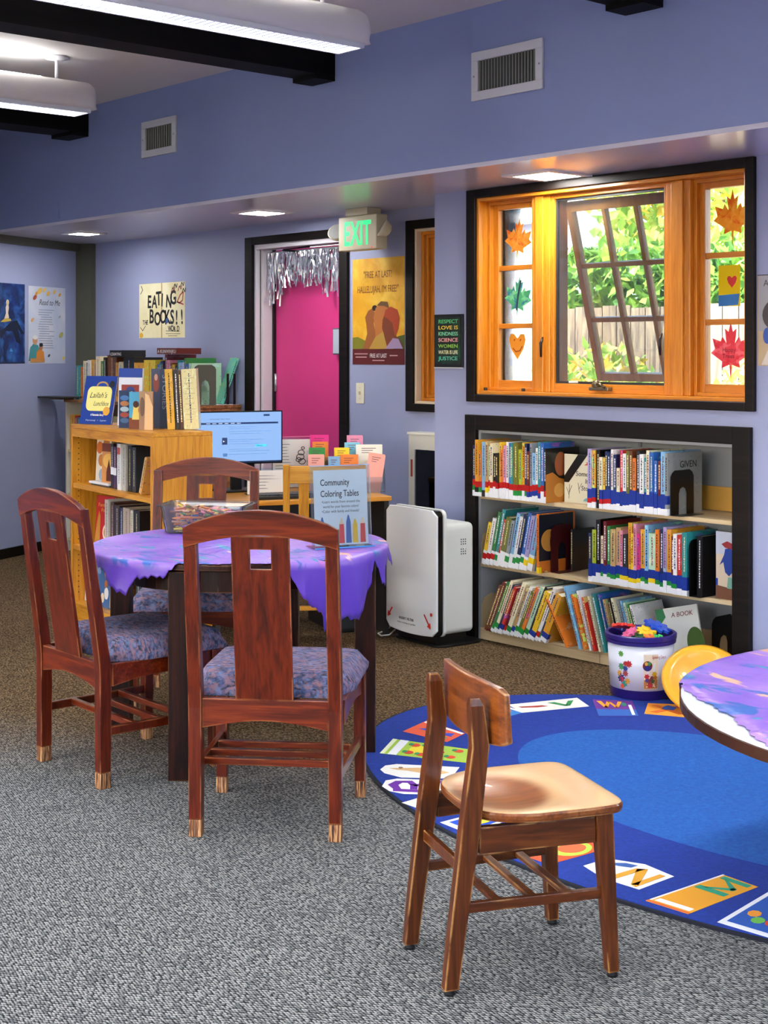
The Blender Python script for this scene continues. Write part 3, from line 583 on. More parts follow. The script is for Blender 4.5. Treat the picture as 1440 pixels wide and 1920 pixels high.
shelf_row('brown:265 maroon:285:1.3 green:290 cream:300 navy:280:.8 red:270 maroon:262 cream:300:1.3 tan:275 white:285 olive:262 orange:285 mint:290:1.3 charcoal:295 yellow:272:1.6 white:300 navy:262:.8 gold:265:2',
    -5.235, -4.79, 5.27, .066, .25, math.radians(24), "leaning on the niche's bottom shelf", 'books leaning right on the bottom shelf', tp5, 15)
def tp6(i, c): return ()
th = -math.radians(16)
for i, (c, x, h, k, dy, tilt) in enumerate([('orange', -4.66, 255, .012, -.015, -32), ('sky', -4.59, 310, .010, .0, -19), ('orange', -4.57, 270, .014, .01, -18), ('white', -4.54, 290, .011, .02, -17), ('red', -4.515, 262, .013, .02, -17), ('cream', -4.49, 268, .010, .03, -16), ('teal', -4.46, 285, .014, .03, -16), ('blue', -4.43, 285, .01, .04, -16), ('tan', -4.405, 262, .012, .04, -16), ('charcoal', -4.38, 270, .01, .05, -16), ('cream', -4.355, 275, .012, .05, -17), ('grey', -4.33, 270, .01, .06, -17), ('sky', -4.305, 268, .01, .06, -18), ('mint', -4.28, 262, .012, .05, -18), ('green', -4.255, 260, .01, .05, -19), ('white', -4.225, 262, .012, .04, -20)]):
    book((x, 5.28+dy, .0665), k, h/1000, .23, c, f"{c} picture book leaning left, {ORD[i]} from the left in the bottom shelf's right group", 'books leaning left on the bottom shelf', ry=math.radians(tilt))
# cover art on the visible faces that end each group (children of their own books)
def xface(name, pts, m, parent, x, th=.0006):
    bm = bmesh.new(); prism(bm, pts, x, x+th, 'yz'); return obj(name, bm, m, parent)
k = book((-4.813, 5.275, .7575), .012, .27, .25, '#1c1a16', "dark picture book with an orange figure on its cover, ending the top shelf's left group", None, tapes=((0, .03, 'w'), (.03, .06, 'r')))
xface('cover_art', [(.0, .0), (.245, .0), (.245, .10), (.20, .13), (.15, .11), (.10, .12), (.05, .15), (0, .14)], M('#c0761e', .4), k, .0122)
xface('cover_art', ell(.11, .19, .045, .06), M('#a2542a', .4), k, .0123); xface('cover_art', ell(.10, .06, .04, .035), M('#dca04a', .4), k, .0130)
k = thing('picture_book', 'cream picture book standing face out between the two top-shelf groups', 'book', (-4.79, 5.40, .7575))
bx('cover', 0, .25, 0, .012, 0, .24, M('#e2ddc2', .5), k); 
bm = bmesh.new(); prism(bm, [(.0, .13), (.09, .24), (.15, .24), (.03, .10), (.0, .10)], -.0012, -.0004); prism(bm, [(.17, .215), (.2, .235), (.21, .225)], -.0012, -.0004); stroke(bm, [(.03, .02), (.035, .09)], .002, .0004); stroke(bm, [(.03, .04), (.015, .075)], .002, .0004); stroke(bm, [(.033, .05), (.05, .085)], .002, .0004); stroke(bm, [(.1, .05), (.09, .10)], .002, .0004); stroke(bm, [(.095, .07), (.115, .10)], .002, .0004); obj('cover_art', bm, BLACK, k)
flat('cover_art', ell(.17, .012, .045, .02, 16, 0, PI), M('#7ab4c8', .4), k); flat('cover_art', [(.13, .19), (.15, .2), (.14, .205), (.16, .205), (.15, .19)], M('#c84a3a', .4), k)
text('Sometimes', .034, .075, .135, INK, k, width=.16, shear=.1); text("It's", .034, .135, .10, INK, k, shear=.1); text('Storks', .034, .11, .065, INK, k, shear=.1)
def bookend(x, y, z, h, d, colr, label, hole=True, rz=0):
    t = thing('bookend', label, 'bookend', (x, y, z), rz); m = M(colr, .3, .3)
    out = [(0, 0), (d, 0), (d, h-.03)] + [(d-.03+.03*math.sin(a), h-.03+.03*math.cos(a)) for a in (PI/3, PI/6, 0)] + [(.03-.03*math.sin(a), h-.03+.03*math.cos(a)) for a in (0, PI/6, PI/3)] + [(0, h-.03)]
    bm = bmesh.new()
    if hole:
        c0, c1 = d*.34, d*.70; hz = h*.62
        prism(bm, [(0, 0), (c0, 0), (c0, hz*.75), (c0+(c1-c0)*.15, hz*.93), ((c0+c1)/2, hz), ((c0+c1)/2, h), (.03, h), (.01, h-.012), (0, h-.03)], 0, .002, 'yz')
        prism(bm, [(d, 0), (d, h-.03), (d-.01, h-.012), (d-.03, h), ((c0+c1)/2, h), ((c0+c1)/2, hz), (c1-(c1-c0)*.15, hz*.93), (c1, hz*.75), (c1, 0)], 0, .002, 'yz')
    else: prism(bm, out, 0, .002, 'yz')
    obj('upright_plate', bm, m, t)
    bm = bmesh.new(); box(bm, .0021, .06, 0, d, 0, .0015); obj('foot_plate', bm, m, t)
    return t
k = book((-4.079, 5.285, .7575), .014, .285, .26, '#8f9290', "grey picture book with faint lettering on its cover, ending the top shelf's right group", None, tapes=((0, .03, 'w'), (.05, .09, 'b')))
o = text('GIVEN\n   IT', .045, 0, 0, INK, k, lead=.9); o.rotation_euler = (0, 0, PI/2); o.location = (.0137, .09, .215)
bookend(-4.058, 5.30, .7575, .205, .17, '#0c0c0e', "black metal bookend with an oval opening on the niche's top shelf")
k = book((-4.872, 5.285, .4025), .016, .295, .27, '#d8762a', "orange and dark picture book upright before the dark red bookend", None, tapes=((.0, .03, 'y'),))
xface('cover_art', [(0, .06), (.255, .06), (.255, .29), (0, .29)], M('#171a26', .3), k, .0162); xface('cover_art', ell(.075, .16, .06, .055), M('#c88a3a', .4), k, .0170); xface('cover_art', ell(.11, .15, .03, .05), M('#14161e', .4), k, .0178)
bookend(-4.845, 5.36, .4025, .235, .16, '#4a1016', "dark red metal bookend on the niche's middle shelf")
book((-4.81, 5.47, .4025), .012, .21, .17, 'charcoal', 'dark picture book set back behind the dark red bookend')
bookend(-3.955, 5.30, .4025, .255, .22, '#08080a', "tall black metal bookend on the niche's middle shelf", False)
book((-3.935, 5.33, .4045), .03, .27, .24, 'black', 'thick black book just right of the tall black bookend on the middle shelf')
k = thing('picture_book', "face-out picture book of a figure in blue, far right of the middle shelf", 'book', (-3.853, 5.36, .4025))
bx('cover', 0, .098, 0, .014, 0, .30, M('#c9b79f', .5), k); flat('cover_art', [(0, .2), (.098, .2), (.098, .3), (0, .3)], M('#aeb4c4', .4), k, .0002); flat('cover_art', [(.02, .15), (.045, .20), (.05, .225), (.08, .23), (.095, .21), (.095, .13), (.07, .105), (.05, .12), (.04, .165)], M('#1e3c8c', .4), k)
flat('cover_art', [(.03, .245), (.06, .26), (.09, .25), (.085, .225), (.05, .23)], M('#8e2a30', .4), k); flat('cover_art', [(.0, 0), (.098, 0), (.098, .05), (0, .06)], M('#6e4630', .4), k, .0003); flat('cover_art', [(.06, .05), (.09, .05), (.095, .10), (.065, .10)], M('#6ea090', .4), k); bx('spine_tape', -.0008, .010, -.0008, .015, .0, .09, TAPE['b'], k)
k = thing('picture_book', "white picture book propped face out at a slant behind the toy bucket", 'book', (-4.15, 5.36, .0665), math.radians(8), None, math.radians(-8), math.radians(-14))
bx('cover', 0, .22, 0, .01, 0, .24, M('#d9dcd6', .5), k); flat('cover_art', ell(.19, .07, .045, .07), M('#4a6a2a', .4), k); flat('cover_art', [(0, .15), (.05, .2), (.04, .24), (0, .24)], M('#2f7a4a', .4), k); text('A BOOK', .03, .08, .195, M('#7a2a2a', .5), k, shear=.1)
bookend(-3.905, 5.40, .0675, .235, .17, '#0b0b0d', "black bookend with an oval opening on the bottom shelf, right of the toy bucket")
# ================================================================== RUG
cxr, cyr = -2.75, 4.15
def ellxy(a, b, n=96): return [(cxr+a*math.cos(2*PI*i/n), cyr+b*math.sin(2*PI*i/n)) for i in range(n)]
RUGB = blobs('rug_royal_blue', '#0b3494', ['#0f3ca2', '#092e86'], 60, .55, .95, bump=.5, bscale=400, soft=.15)
RUGL = blobs('rug_light_blue', '#125cb0', ['#1a68ba', '#0e52a4'], 60, .55, .95, bump=.5, bscale=400, soft=.15)
rug = thing('alphabet_rug', 'large oval royal blue alphabet rug with a lighter blue middle and picture tiles', 'rug', (0, 0, .0005))
bm = bmesh.new(); prism(bm, ellxy(1.70, 1.10), 0, .008, 'xy'); obj('binding', bm, M('#0b1020', .9), rug)
bm = bmesh.new(); prism(bm, ellxy(1.688, 1.088), .008, .0105, 'xy'); obj('pile', bm, RUGB, rug)
bm = bmesh.new(); prism(bm, ellxy(1.03, .60), .0105, .0110, 'xy'); obj('centre_field', bm, RUGL, rug)
def tile(pts, col, z=.0108):
    bm = bmesh.new(); prism(bm, pts, z, z+.0006, 'xy'); return obj('picture_tile', bm, col if not isinstance(col, str) else M(col, .9), rug)
def quad(q, u, v): # bilinear; q = nearL? corners a(0,0) b(1,0) c(1,1) d(0,1)
    a, b, c, d = q; return tuple((1-u)*(1-v)*a[i]+u*(1-v)*b[i]+u*v*c[i]+(1-u)*v*d[i] for i in (0, 1))
def patch(par, q, uv, col, z, name='tile_picture'):
    bm = bmesh.new(); prism(bm, [quad(q, u, v) for u, v in uv], z, z+.0006, 'xy'); o = obj(name, bm, M(col, .9), rug); o.parent = par; return o
def uell(cx, cy, rx, ry, n=14): return ell(cx, cy, rx, ry, n)
def letter(par, q, polys, col, z=.0120):
    bm = bmesh.new()
    for p in polys: prism(bm, [quad(q, u, v) for u, v in p], z, z+.0006, 'xy')
    o = obj('letter', bm, M(col, .9), rug); o.parent = par
Q = {'V': [(-4.22, 4.399), (-4.085, 4.347), (-3.974, 4.637), (-4.107, 4.712)], 'W': [(-3.843, 4.544), (-3.736, 4.666), (-3.914, 4.846), (-4.044, 4.74)],
 'X': [(-3.742, 4.712), (-3.564, 4.81), (-3.716, 4.972), (-3.846, 4.867)], 'U': [(-4.079, 4.184), (-4.085, 4.361), (-4.237, 4.378), (-4.229, 4.211)],
 'T': [(-4.195, 3.778), (-3.968, 3.802), (-4.011, 3.941), (-4.253, 3.961)], 'S': [(-4.022, 3.508), (-3.72, 3.663), (-3.80, 3.81), (-4.138, 3.677)],
 'rat': [(-3.795, 3.309), (-3.60, 3.47), (-3.69, 3.61), (-3.921, 3.424)], 'R': [(-3.652, 3.195), (-3.47, 3.36), (-3.585, 3.49), (-3.781, 3.307)],
 'Q': [(-3.531, 3.176), (-3.412, 3.178), (-3.418, 3.36), (-3.535, 3.34)], 'P': [(-3.303, 3.134), (-3.162, 3.126), (-3.178, 3.34), (-3.29, 3.33)],
 'O': [(-2.985, 3.111), (-2.821, 3.115), (-2.799, 3.337), (-2.94, 3.376)], 'N': [(-2.766, 3.158), (-2.526, 3.138), (-2.523, 3.33), (-2.734, 3.322)],
 'M': [(-2.462, 3.106), (-2.329, 3.117), (-2.319, 3.422), (-2.44, 3.427)], 'L': [(-2.246, 3.13), (-2.058, 3.15), (-2.10, 3.43), (-2.28, 3.42)]}
F_ = [(0, 0), (1, 0), (1, 1), (0, 1)]
# a: along the first edge, b: along the third
k = tile(Q['V'], '#e9e6dc'); patch(k, Q['V'], [(.1, .10), (.9, .08), (.9, .48), (.1, .46)], '#f4f2ea', .0114); patch(k, Q['V'], [(.35, .08), (.5, .1), (.62, .3), (.6, .46), (.45, .4), (.42, .25)], '#a83828', .0120); letter(k, Q['V'], [[(.25, .52), (.25, .62), (.75, .76), (.75, .68)], [(.25, .90), (.25, .82), (.75, .68), (.75, .76)]], '#2a8a4a')
k = tile(Q['W'], '#6a2a8c'); patch(k, Q['W'], [(0, 0), (1, 0), (1, .40), (0, .40)], '#2a62b4', .0114); patch(k, Q['W'], [(.85, .05), (.93, .05), (.93, .7), (.85, .7)], '#e8e8f0', .0120); letter(k, Q['W'], [[(.08, .90), (.2, .90), (.32, .5), (.22, .5)], [(.32, .5), (.42, .85), (.34, .9), (.22, .5)], [(.34, .9), (.44, .85), (.58, .5), (.5, .5)], [(.58, .5), (.72, .9), (.62, .9), (.5, .5)]], '#f0a030'); patch(k, Q['W'], uell(.74, .72, .07, .13), '#2a7a6a', .0124)
k = tile(Q['X'], '#f09a28'); letter(k, Q['X'], [[(.1, .2), (.25, .15), (.85, .8), (.7, .85)], [(.1, .8), (.25, .85), (.85, .2), (.7, .15)]], '#d86a1c'); patch(k, Q['X'], [(.35, .5), (.6, .45), (.7, .7), (.5, .85), (.38, .7)], '#2a4a9a', .0124)
k = tile(Q['U'], '#3a86cc'); patch(k, Q['U'], [(.1, .15), (.85, .35), (.35, .75)], '#e0622a', .0114); patch(k, Q['U'], [(.90, 0), (1, 0), (1, 1), (.90, 1)], '#f0f0f0', .0114)
k = tile(Q['T'], '#e05a3a'); patch(k, Q['T'], [(.02, .85), (.98, .85), (.98, .97), (.02, .97)], '#f0f0ee', .0114); patch(k, Q['T'], [(.15, .4), (.4, .75), (.6, .5), (.85, .75), (.9, .45)], '#3a4ab8', .0114); patch(k, Q['T'], uell(.6, .3, .2, .15), '#e8d84a', .0118); patch(k, Q['T'], uell(.78, .25, .1, .1), '#4a9a5a', .0122)
k = tile(Q['S'], '#a8cc4a'); patch(k, Q['S'], [(.0, .0), (.05, 0), (.05, 1), (0, 1)], '#e8f0c8', .0114); patch(k, Q['S'], [(.09, .0), (.19, 0), (.19, 1), (.09, 1)], '#eef0f4', .0114)
letter(k, Q['S'], [uell(.42, .5, .15, .28)], '#e8d83a', .0116)
for u, v in ((.30, .76), (.30, .24), (.45, .80), (.45, .2), (.62, .5), (.80, .75), (.78, .25)): patch(k, Q['S'], uell(u, v, .055, .11, 10), '#d8482a', .0122); patch(k, Q['S'], uell(u-.05, v+.02, .03, .08, 8), '#2f8a5a', .0126)
k = tile([quad(Q['rat'], u, v) for u, v in [(.06, .3), (.0, .55), (.06, .85), (.2, 1), (.97, 1), (.97, .15), (.3, .05)]], '#f0efe8'); patch(k, Q['rat'], [(.12, .66), (.3, .72), (.5, .80), (.75, .72), (.9, .55), (.8, .4), (.55, .42), (.35, .55), (.22, .58)], '#dcb47c', .0116); patch(k, Q['rat'], uell(.26, .72, .03, .06, 8), '#8a6a50', .0122)
k = tile([quad(Q['R'], u, v) for u, v in [(.10, .15), (.0, .45), (.05, .85), (.2, 1), (.97, .95), (.97, .05), (.3, .0)]], '#f0efea'); letter(k, Q['R'], [[(.15, .14), (.80, .10), (.80, .26), (.15, .30)], [(.15, .3), (.08, .55), (.18, .82), (.28, .74), (.22, .55), (.26, .3)], [(.18, .82), (.40, .86), (.48, .60), (.38, .56), (.34, .72), (.26, .72)], [(.38, .3), (.48, .3), (.48, .62), (.38, .62)], [(.44, .48), (.80, .78), (.80, .94), (.42, .60)]], '#6a2a9a')
k = tile(Q['Q'], '#f0e8dc'); patch(k, Q['Q'], [(.2, .3), (.8, .3), (.8, .9), (.2, .9)], '#e8a050', .0114)
k = tile(Q['P'], '#eef0f2'); patch(k, Q['P'], [(.12, .12), (.88, .12), (.88, .9), (.12, .9)], '#1448bc', .0114); patch(k, Q['P'], uell(.5, .55, .25, .25), '#e8d83a', .0120)
k = tile(Q['O'], '#e0582e'); letter(k, Q['O'], [uell(.62, .62, .34, .30, 20)], '#b8d84a', .0116); patch(k, Q['O'], uell(.6, .64, .24, .2, 18), '#e06a3a', .0122); patch(k, Q['O'], uell(.2, .62, .17, .2), '#2f70b8', .0118)
k = tile([quad(Q['N'], u, v) for u, v in [(.05, .15), (.0, .75), (.45, 1.0), (1, .9), (1, .1), (.5, .0)]], '#eeeef0'); patch(k, Q['N'], [(.12, .55), (.28, .8), (.44, .85), (.44, .7), (.3, .6)], '#3a62a8', .0118); letter(k, Q['N'], [[(.50, .12), (.60, .10), (.60, .80), (.50, .72)], [(.52, .72), (.62, .84), (.92, .2), (.84, .14)], [(.84, .14), (.93, .12), (.93, .80), (.84, .80)]], '#e0a028')
k = tile(Q['M'], '#e8a020'); patch(k, Q['M'], [(0, 0), (1, 0), (1, .035), (0, .035)], '#e06a2a', .0114); patch(k, Q['M'], [(.1, .06), (.92, .06), (.92, .13), (.1, .13)], '#f2f2f2', .0114); patch(k, Q['M'], [(.0, .05), (.05, .05), (.05, 1), (0, 1)], '#f0e8e0', .0114)
letter(k, Q['M'], [[(.12, .56), (.12, .64), (.88, .64), (.88, .56)], [(.2, .62), (.3, .62), (.82, .74), (.78, .80)], [(.2, .92), (.3, .92), (.82, .78), (.78, .72)], [(.12, .90), (.12, .97), (.88, .97), (.88, .90)]], '#2a9a78')
k = tile(Q['L'], '#eef0f2'); patch(k, Q['L'], [(.08, .08), (1, .08), (1, .95), (.08, .95)], '#1f56ae', .0114)
for u, v, c in ((.25, .4, '#f09a28'), (.4, .28, '#6ab84a'), (.5, .5, '#f0c040'), (.6, .3, '#d8482a'), (.72, .5, '#2a9a6a'), (.4, .65, '#6ac05a'), (.8, .3, '#b8d84a'), (.65, .75, '#f0a030')): patch(k, Q['L'], uell(u, v, .1, .08, 8), c, .0120)
# ================================================================== DINING-TYPE CHAIRS
def fabric():
    m = blobs('tapestry_fabric', '#465680', ['#62587e', '#2e3854', '#6878a0', '#252b40', '#8a6672'], 26, .55, .9, (1, 2.2, 1), bump=.4, bscale=300, soft=.09); return m
FABRIC = fabric()
def upholstered_chair():
    t = thing('upholstered_chair', '', 'chair')
    prof = [(-.220, 0), (-.220, .40), (-.228, .47), (-.262, .70), (-.300, .967)]
    for s in (-1, 1):
        bm = bmesh.new(); rectbar(bm, [(s*.219, y, z) for y, z in [(-.220, .055)]+prof[1:]], [.04, .042, .042, .042, .040], [.042, .045, .042, .036, .030]); obj('rear_post', bm, CHERRY, t, .002)
        bx('foot_cap', s*.219-.020, s*.219+.020, -.241, -.199, 0, .0545, WORN, t, .003)
        bm = bmesh.new(); rectbar(bm, [(s*.238, .225, .055), (s*.235, .225, .425)], [.036, .040], [.036, .042]); obj('front_leg', bm, CHERRY, t, .002)
        bx('foot_cap', s*.238-.018, s*.238+.018, .207, .243, 0, .0545, WORN, t, .003)
        bm = bmesh.new(); n = 10; pts = [(-.197, .427), (.204, .427)]+[(.204-.401*i/n, .350+.022*math.sin(PI*i/n)) for i in range(n+1)]
        prism(bm, pts, s*.234-.011, s*.234+.011, 'yz'); obj('side_rail', bm, CHERRYH, t, .002)
        bm = bmesh.new(); barx(bm, (s*.226, -.198, .195), (s*.236, .207, .195), .030, .018); obj('side_stretcher', bm, CHERRY, t, .002)
    # crest rail: arched, follows the posts' lean
    def yb(z): return -.228-(z-.47)*.145
    bm = bmesh.new(); n = 16; secs = []
    for i in range(n+1):
        x = -.239+.478*i/n; q = math.cos(x/.239*PI/2); zt = .967+.058*math.sin(PI*i/n)**.8; zb = .905+.042*math.sin(PI*i/n)**.9 if 0 < i < n else .905
        y = yb(.96)-.012*q; secs.append([(x, y-.013+.002, zb), (x, y+.013, zb), (x, y+.010-.006, zt), (x, y-.013-.006, zt)])
    sweep(bm, secs); obj('crest_rail', bm, CHERRYH, t, .002)
    # splat with square hole
    bm = bmesh.new(); hx, h0, h1 = .033, .842, .903
    def sv(x, z, k): return bm.verts.new((x, yb(z)-.012+k*.006, z))
    O = {k: [sv(x, z, k) for x, z in ((-.09, .43), (.09, .43), (.09, .944), (-.09, .944))] for k in (-1, 1)}; I = {k: [sv(x, z, k) for x, z in ((-hx, h0), (hx, h0), (hx, h1), (-hx, h1))] for k in (-1, 1)}
    for i in range(4):
        j = (i+1) % 4
        for k in (-1, 1): bm.faces.new((O[k][i], O[k][j], I[k][j], I[k][i]))
        bm.faces.new((O[-1][i], O[-1][j], O[1][j], O[1][i])); bm.faces.new((I[-1][i], I[-1][j], I[1][j], I[1][i]))
    obj('splat', bm, CHERRY, t, .0015)
    bm = bmesh.new(); pts = [(-.198, .430), (.198, .430)]+[(.198-.396*i/12, .338+.026*math.sin(PI*i/12)) for i in range(13)]
    prism(bm, pts, -.236, -.212); obj('rear_rail', bm, CHERRYH, t, .002)
    bm = bmesh.new(); pts = [(-.215, .427), (.215, .427)]+[(.215-.43*i/12, .345+.026*math.sin(PI*i/12)) for i in range(13)]
    prism(bm, pts, .214, .236); obj('front_rail', bm, CHERRYH, t, .002)
    for y in (-.10, 0.0, .10):
        bm = bmesh.new(); barx(bm, (-.222, y, .200), (.222, y, .200), .022, .020); obj('stretcher', bm, CHERRYH, t, .002)
    bm = bmesh.new(); n = 14; V = {}
    for i in range(n+1):
        for j in range(n+1):
            u, v = i/n*2-1, j/n*2-1; y = -.185+.465*(v+1)/2; w = .205+.058*min(1, max(0, (y+.19)/.12)); c = max(abs(u), abs(v))
            edge = min(1, (1-abs(u))/.22)*1.0; ed2 = min(1, (1-abs(v))/.22); hgt = math.sin(PI/2*edge)**.6*math.sin(PI/2*ed2)**.6
            V[i, j, 1] = bm.verts.new((u*w, y-(.02*(u*u) if v > .9 else 0), .448+.052*hgt+.006*(1-u*u)*(1-v*v))); 
            V[i, j, 0] = bm.verts.new((u*w*.985, y, .4275)) if i in (0, n) or j in (0, n) else None
    for i in range(n):
        for j in range(n): bm.faces.new((V[i, j, 1], V[i+1, j, 1], V[i+1, j+1, 1], V[i, j+1, 1]))
    for i in range(n):
        for j in (0, n): bm.faces.new((V[i, j, 1], V[i+1, j, 1], V[i+1, j, 0], V[i, j, 0])); bm.faces.new((V[j, i, 1], V[j, i+1, 1], V[j, i+1, 0], V[j, i, 0]))
    obj('seat_cushion', bm, FABRIC, t, smooth=True)
    return t
def copy_tree(o, parent=None):
    c = o.copy(); COL.objects.link(c); c.parent = parent
    for ch in list(o.children): copy_tree(ch, c)
    return c
def place(o, x, y, fw, label, group=None):
    o.location = (x, y, 0); o.rotation_euler = (0, 0, math.atan2(fw[1], fw[0])-PI/2); o['label'] = label
    if group: o['group'] = group
    return o
chair = upholstered_chair(); G_ = 'upholstered chairs round the purple table'
place(chair, -3.728, 2.816, (-.673, .739), 'red-brown wooden chair seen square from behind, in front of the purple round table', G_)
c2 = copy_tree(chair); place(c2, -4.575, 2.76, (0.02, 1), 'red-brown wooden chair leftmost at the purple round table, turned sideways', G_)
c3 = copy_tree(chair); place(c3, -5.215, 3.50, (.75, -.66), 'red-brown wooden chair on the far side of the purple table, behind the crayon bin', G_)
# small schoolroom chair
t = thing('wooden_school_chair', 'small solid wood school chair with a scooped seat standing alone in front of the rug', 'chair', (-2.4675, 2.576, 0), math.atan2(.923, .385)-PI/2)
for s in (-1, 1):
    bm = bmesh.new(); rectbar(bm, [(s*.138, -.210, .012), (s*.138, -.196, .13), (s*.138, -.163, .373), (s*.138, -.137, .575), (s*.138, -.146, .672), (s*.138, -.149, .690)], [.028, .030, .032, .030, .028, .018], [.036, .040, .048, .044, .036, .024]); obj('rear_post', bm, WALNUT, t, .003)
    bm = bmesh.new(); rectbar(bm, [(s*.168, .196, .012), (s*.156, .176, .395)], [.028, .034], [.030, .046]); obj('front_leg', bm, WALNUT, t, .003)
    for x, y in ((s*.138, -.211), (s*.168, .197)):
        bm = bmesh.new(); lathe(bm, [(.012, .0115), (.013, .004), (.015, .003), (.014, 0)], 16, x, y); obj('foot_glide', bm, M('#2a2a2c', .3, .6), t)
    bm = bmesh.new(); barx(bm, (s*.141, -.140, .355), (s*.155, .156, .355), .062, .020); obj('side_rail', bm, WALNUTH, t, .002)
    bm = bmesh.new(); barx(bm, (s*.143, -.175, .200), (s*.158, .170, .200), .024, .016); obj('side_stretcher', bm, WALNUTH, t, .002)
bm = bmesh.new(); barx(bm, (-.138, .165, .355), (.138, .165, .355), .062, .020); obj('front_rail', bm, WALNUT, t, .002)
bm = bmesh.new(); barx(bm, (-.124, -.172, .285), (.124, -.172, .285), .028, .016); obj('rear_stretcher', bm, WALNUT, t, .002)
for y in (-.09, .0, .09):
    bm = bmesh.new(); barx(bm, (-.142, y, .203), (.142, y, .203), .012, .022); obj('rack_slat', bm, WALNUT, t, .002)
# backrest: curved board
bm = bmesh.new(); n = 16; secs = []
for i in range(n+1):
    u = i/n*2-1; x = .200*u; y = -.112+.028*u*u; zb = .572+.012*u*u*u*u; zt = .722-.010*abs(u)**3; e = .006 if abs(u) == 1 else 0
    secs.append([(x, y-.011+e/2, zb+e), (x, y+.011-e/2, zb+e), (x, y+.009-.006-e/2, zt-e), (x, y-.009-.006+e/2, zt-e)])
sweep(bm, secs); obj('backrest', bm, WALNUTX, t, .004, seg=3)
# seat, scooped
def seatmat():
    m, n, l, b = nt('gloss_painted_seat_wood'); tc = n.new('ShaderNodeTexCoord')
    mp = n.new('ShaderNodeMapping'); mp.inputs['Scale'].default_value = (30, 3, 20); l.new(tc.outputs['Object'], mp.inputs[0])
    tt = n.new('ShaderNodeTexNoise'); tt.inputs['Scale'].default_value = 1.5; tt.inputs['Detail'].default_value = 6; l.new(mp.outputs[0], tt.inputs['Vector'])
    r = n.new('ShaderNodeValToRGB'); e = r.color_ramp.elements; e[0].position = .3; e[0].color = lin('#743a10'); e[1].position = .7; e[1].color = lin('#9a5820'); l.new(tt.outputs[0], r.inputs[0])
    # window gloss painted as pale rim and front; scoop darkened for its shading
    m1 = n.new('ShaderNodeMapping'); m1.inputs['Location'].default_value = (0, .19, -2.0); m1.inputs['Scale'].default_value = (6.4, 7.6, 4.762); l.new(tc.outputs['Object'], m1.inputs[0])
    ln = n.new('ShaderNodeVectorMath'); ln.operation = 'LENGTH'; l.new(m1.outputs[0], ln.inputs[0])
    a = n.new('ShaderNodeMapRange'); a.interpolation_type = 'SMOOTHSTEP'; a.inputs['From Min'].default_value = .72; a.inputs['From Max'].default_value = 1.05; l.new(ln.outputs['Value'], a.inputs['Value'])
    mx = n.new('ShaderNodeMix'); mx.data_type = 'RGBA'; mu = n.new('ShaderNodeMath'); mu.operation = 'MULTIPLY'; mu.inputs[1].default_value = .75; l.new(a.outputs[0], mu.inputs[0]); l.new(mu.outputs[0], mx.inputs[0])
    l.new(r.outputs[0], mx.inputs[6]); mx.inputs[7].default_value = lin('#dab482'); 
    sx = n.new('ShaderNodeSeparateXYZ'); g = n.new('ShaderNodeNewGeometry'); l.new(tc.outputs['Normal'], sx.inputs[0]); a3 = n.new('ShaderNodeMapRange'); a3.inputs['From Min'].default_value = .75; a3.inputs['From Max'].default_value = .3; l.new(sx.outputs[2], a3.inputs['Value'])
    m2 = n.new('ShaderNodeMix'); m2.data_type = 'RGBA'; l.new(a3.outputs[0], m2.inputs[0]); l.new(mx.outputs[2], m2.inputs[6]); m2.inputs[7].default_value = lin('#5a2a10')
    l.new(m2.outputs[2], b.inputs['Base Color']); b.inputs['Roughness'].default_value = .3; b.inputs['Coat Weight'].default_value = .35; return m
bm = bmesh.new(); out = []
fr = rrect(-.196, .196, -.150, .232, .02, 4)
def outline(k):
    o = []
    for i in range(64):
        a = 2*PI*i/64; c, s_ = math.cos(a), math.sin(a); e = .22 if s_ > 0 else .55
        x = .196*math.copysign(abs(c)**e, c); y = .041+.191*math.copysign(abs(s_)**(.25 if s_ > 0 else .6), s_)
        if y < 0: x *= 1-.10*min(1, (-y)/.15)
        o.append((x*k, .041+(y-.041)*k))
    return o
def zt(x, y):
    d = math.hypot(x/.165, (y+.02)/.145); return .420-.019*max(0, 1-d*d)**1.2 if d < 1 else .420
rings = []
for k, dz in ((.90, -.026), (.985, -.022), (1.0, -.014), (1.0, -.006), (.985, -.001)): rings.append([(x, y, .420+dz) for x, y in outline(k)])
for k in (.95, .85, .75, .65, .55, .45, .35, .25, .15, .06): rings.append([(x, y, zt(x, y)) for x, y in outline(k)])
sweep(bm, rings[:5], closed_ends=False, mi=1); sweep(bm, rings[4:], closed_ends=False); bm.faces.new([bm.verts.new(p) for p in rings[0]]).material_index = 1; bm.faces.new([bm.verts.new(p) for p in rings[-1]]); bmesh.ops.remove_doubles(bm, verts=bm.verts[:], dist=.00001); so = obj('seat', bm, [seatmat(), WALNUTX], t)
for p_ in so.data.polygons: p_.use_smooth = p_.material_index == 0
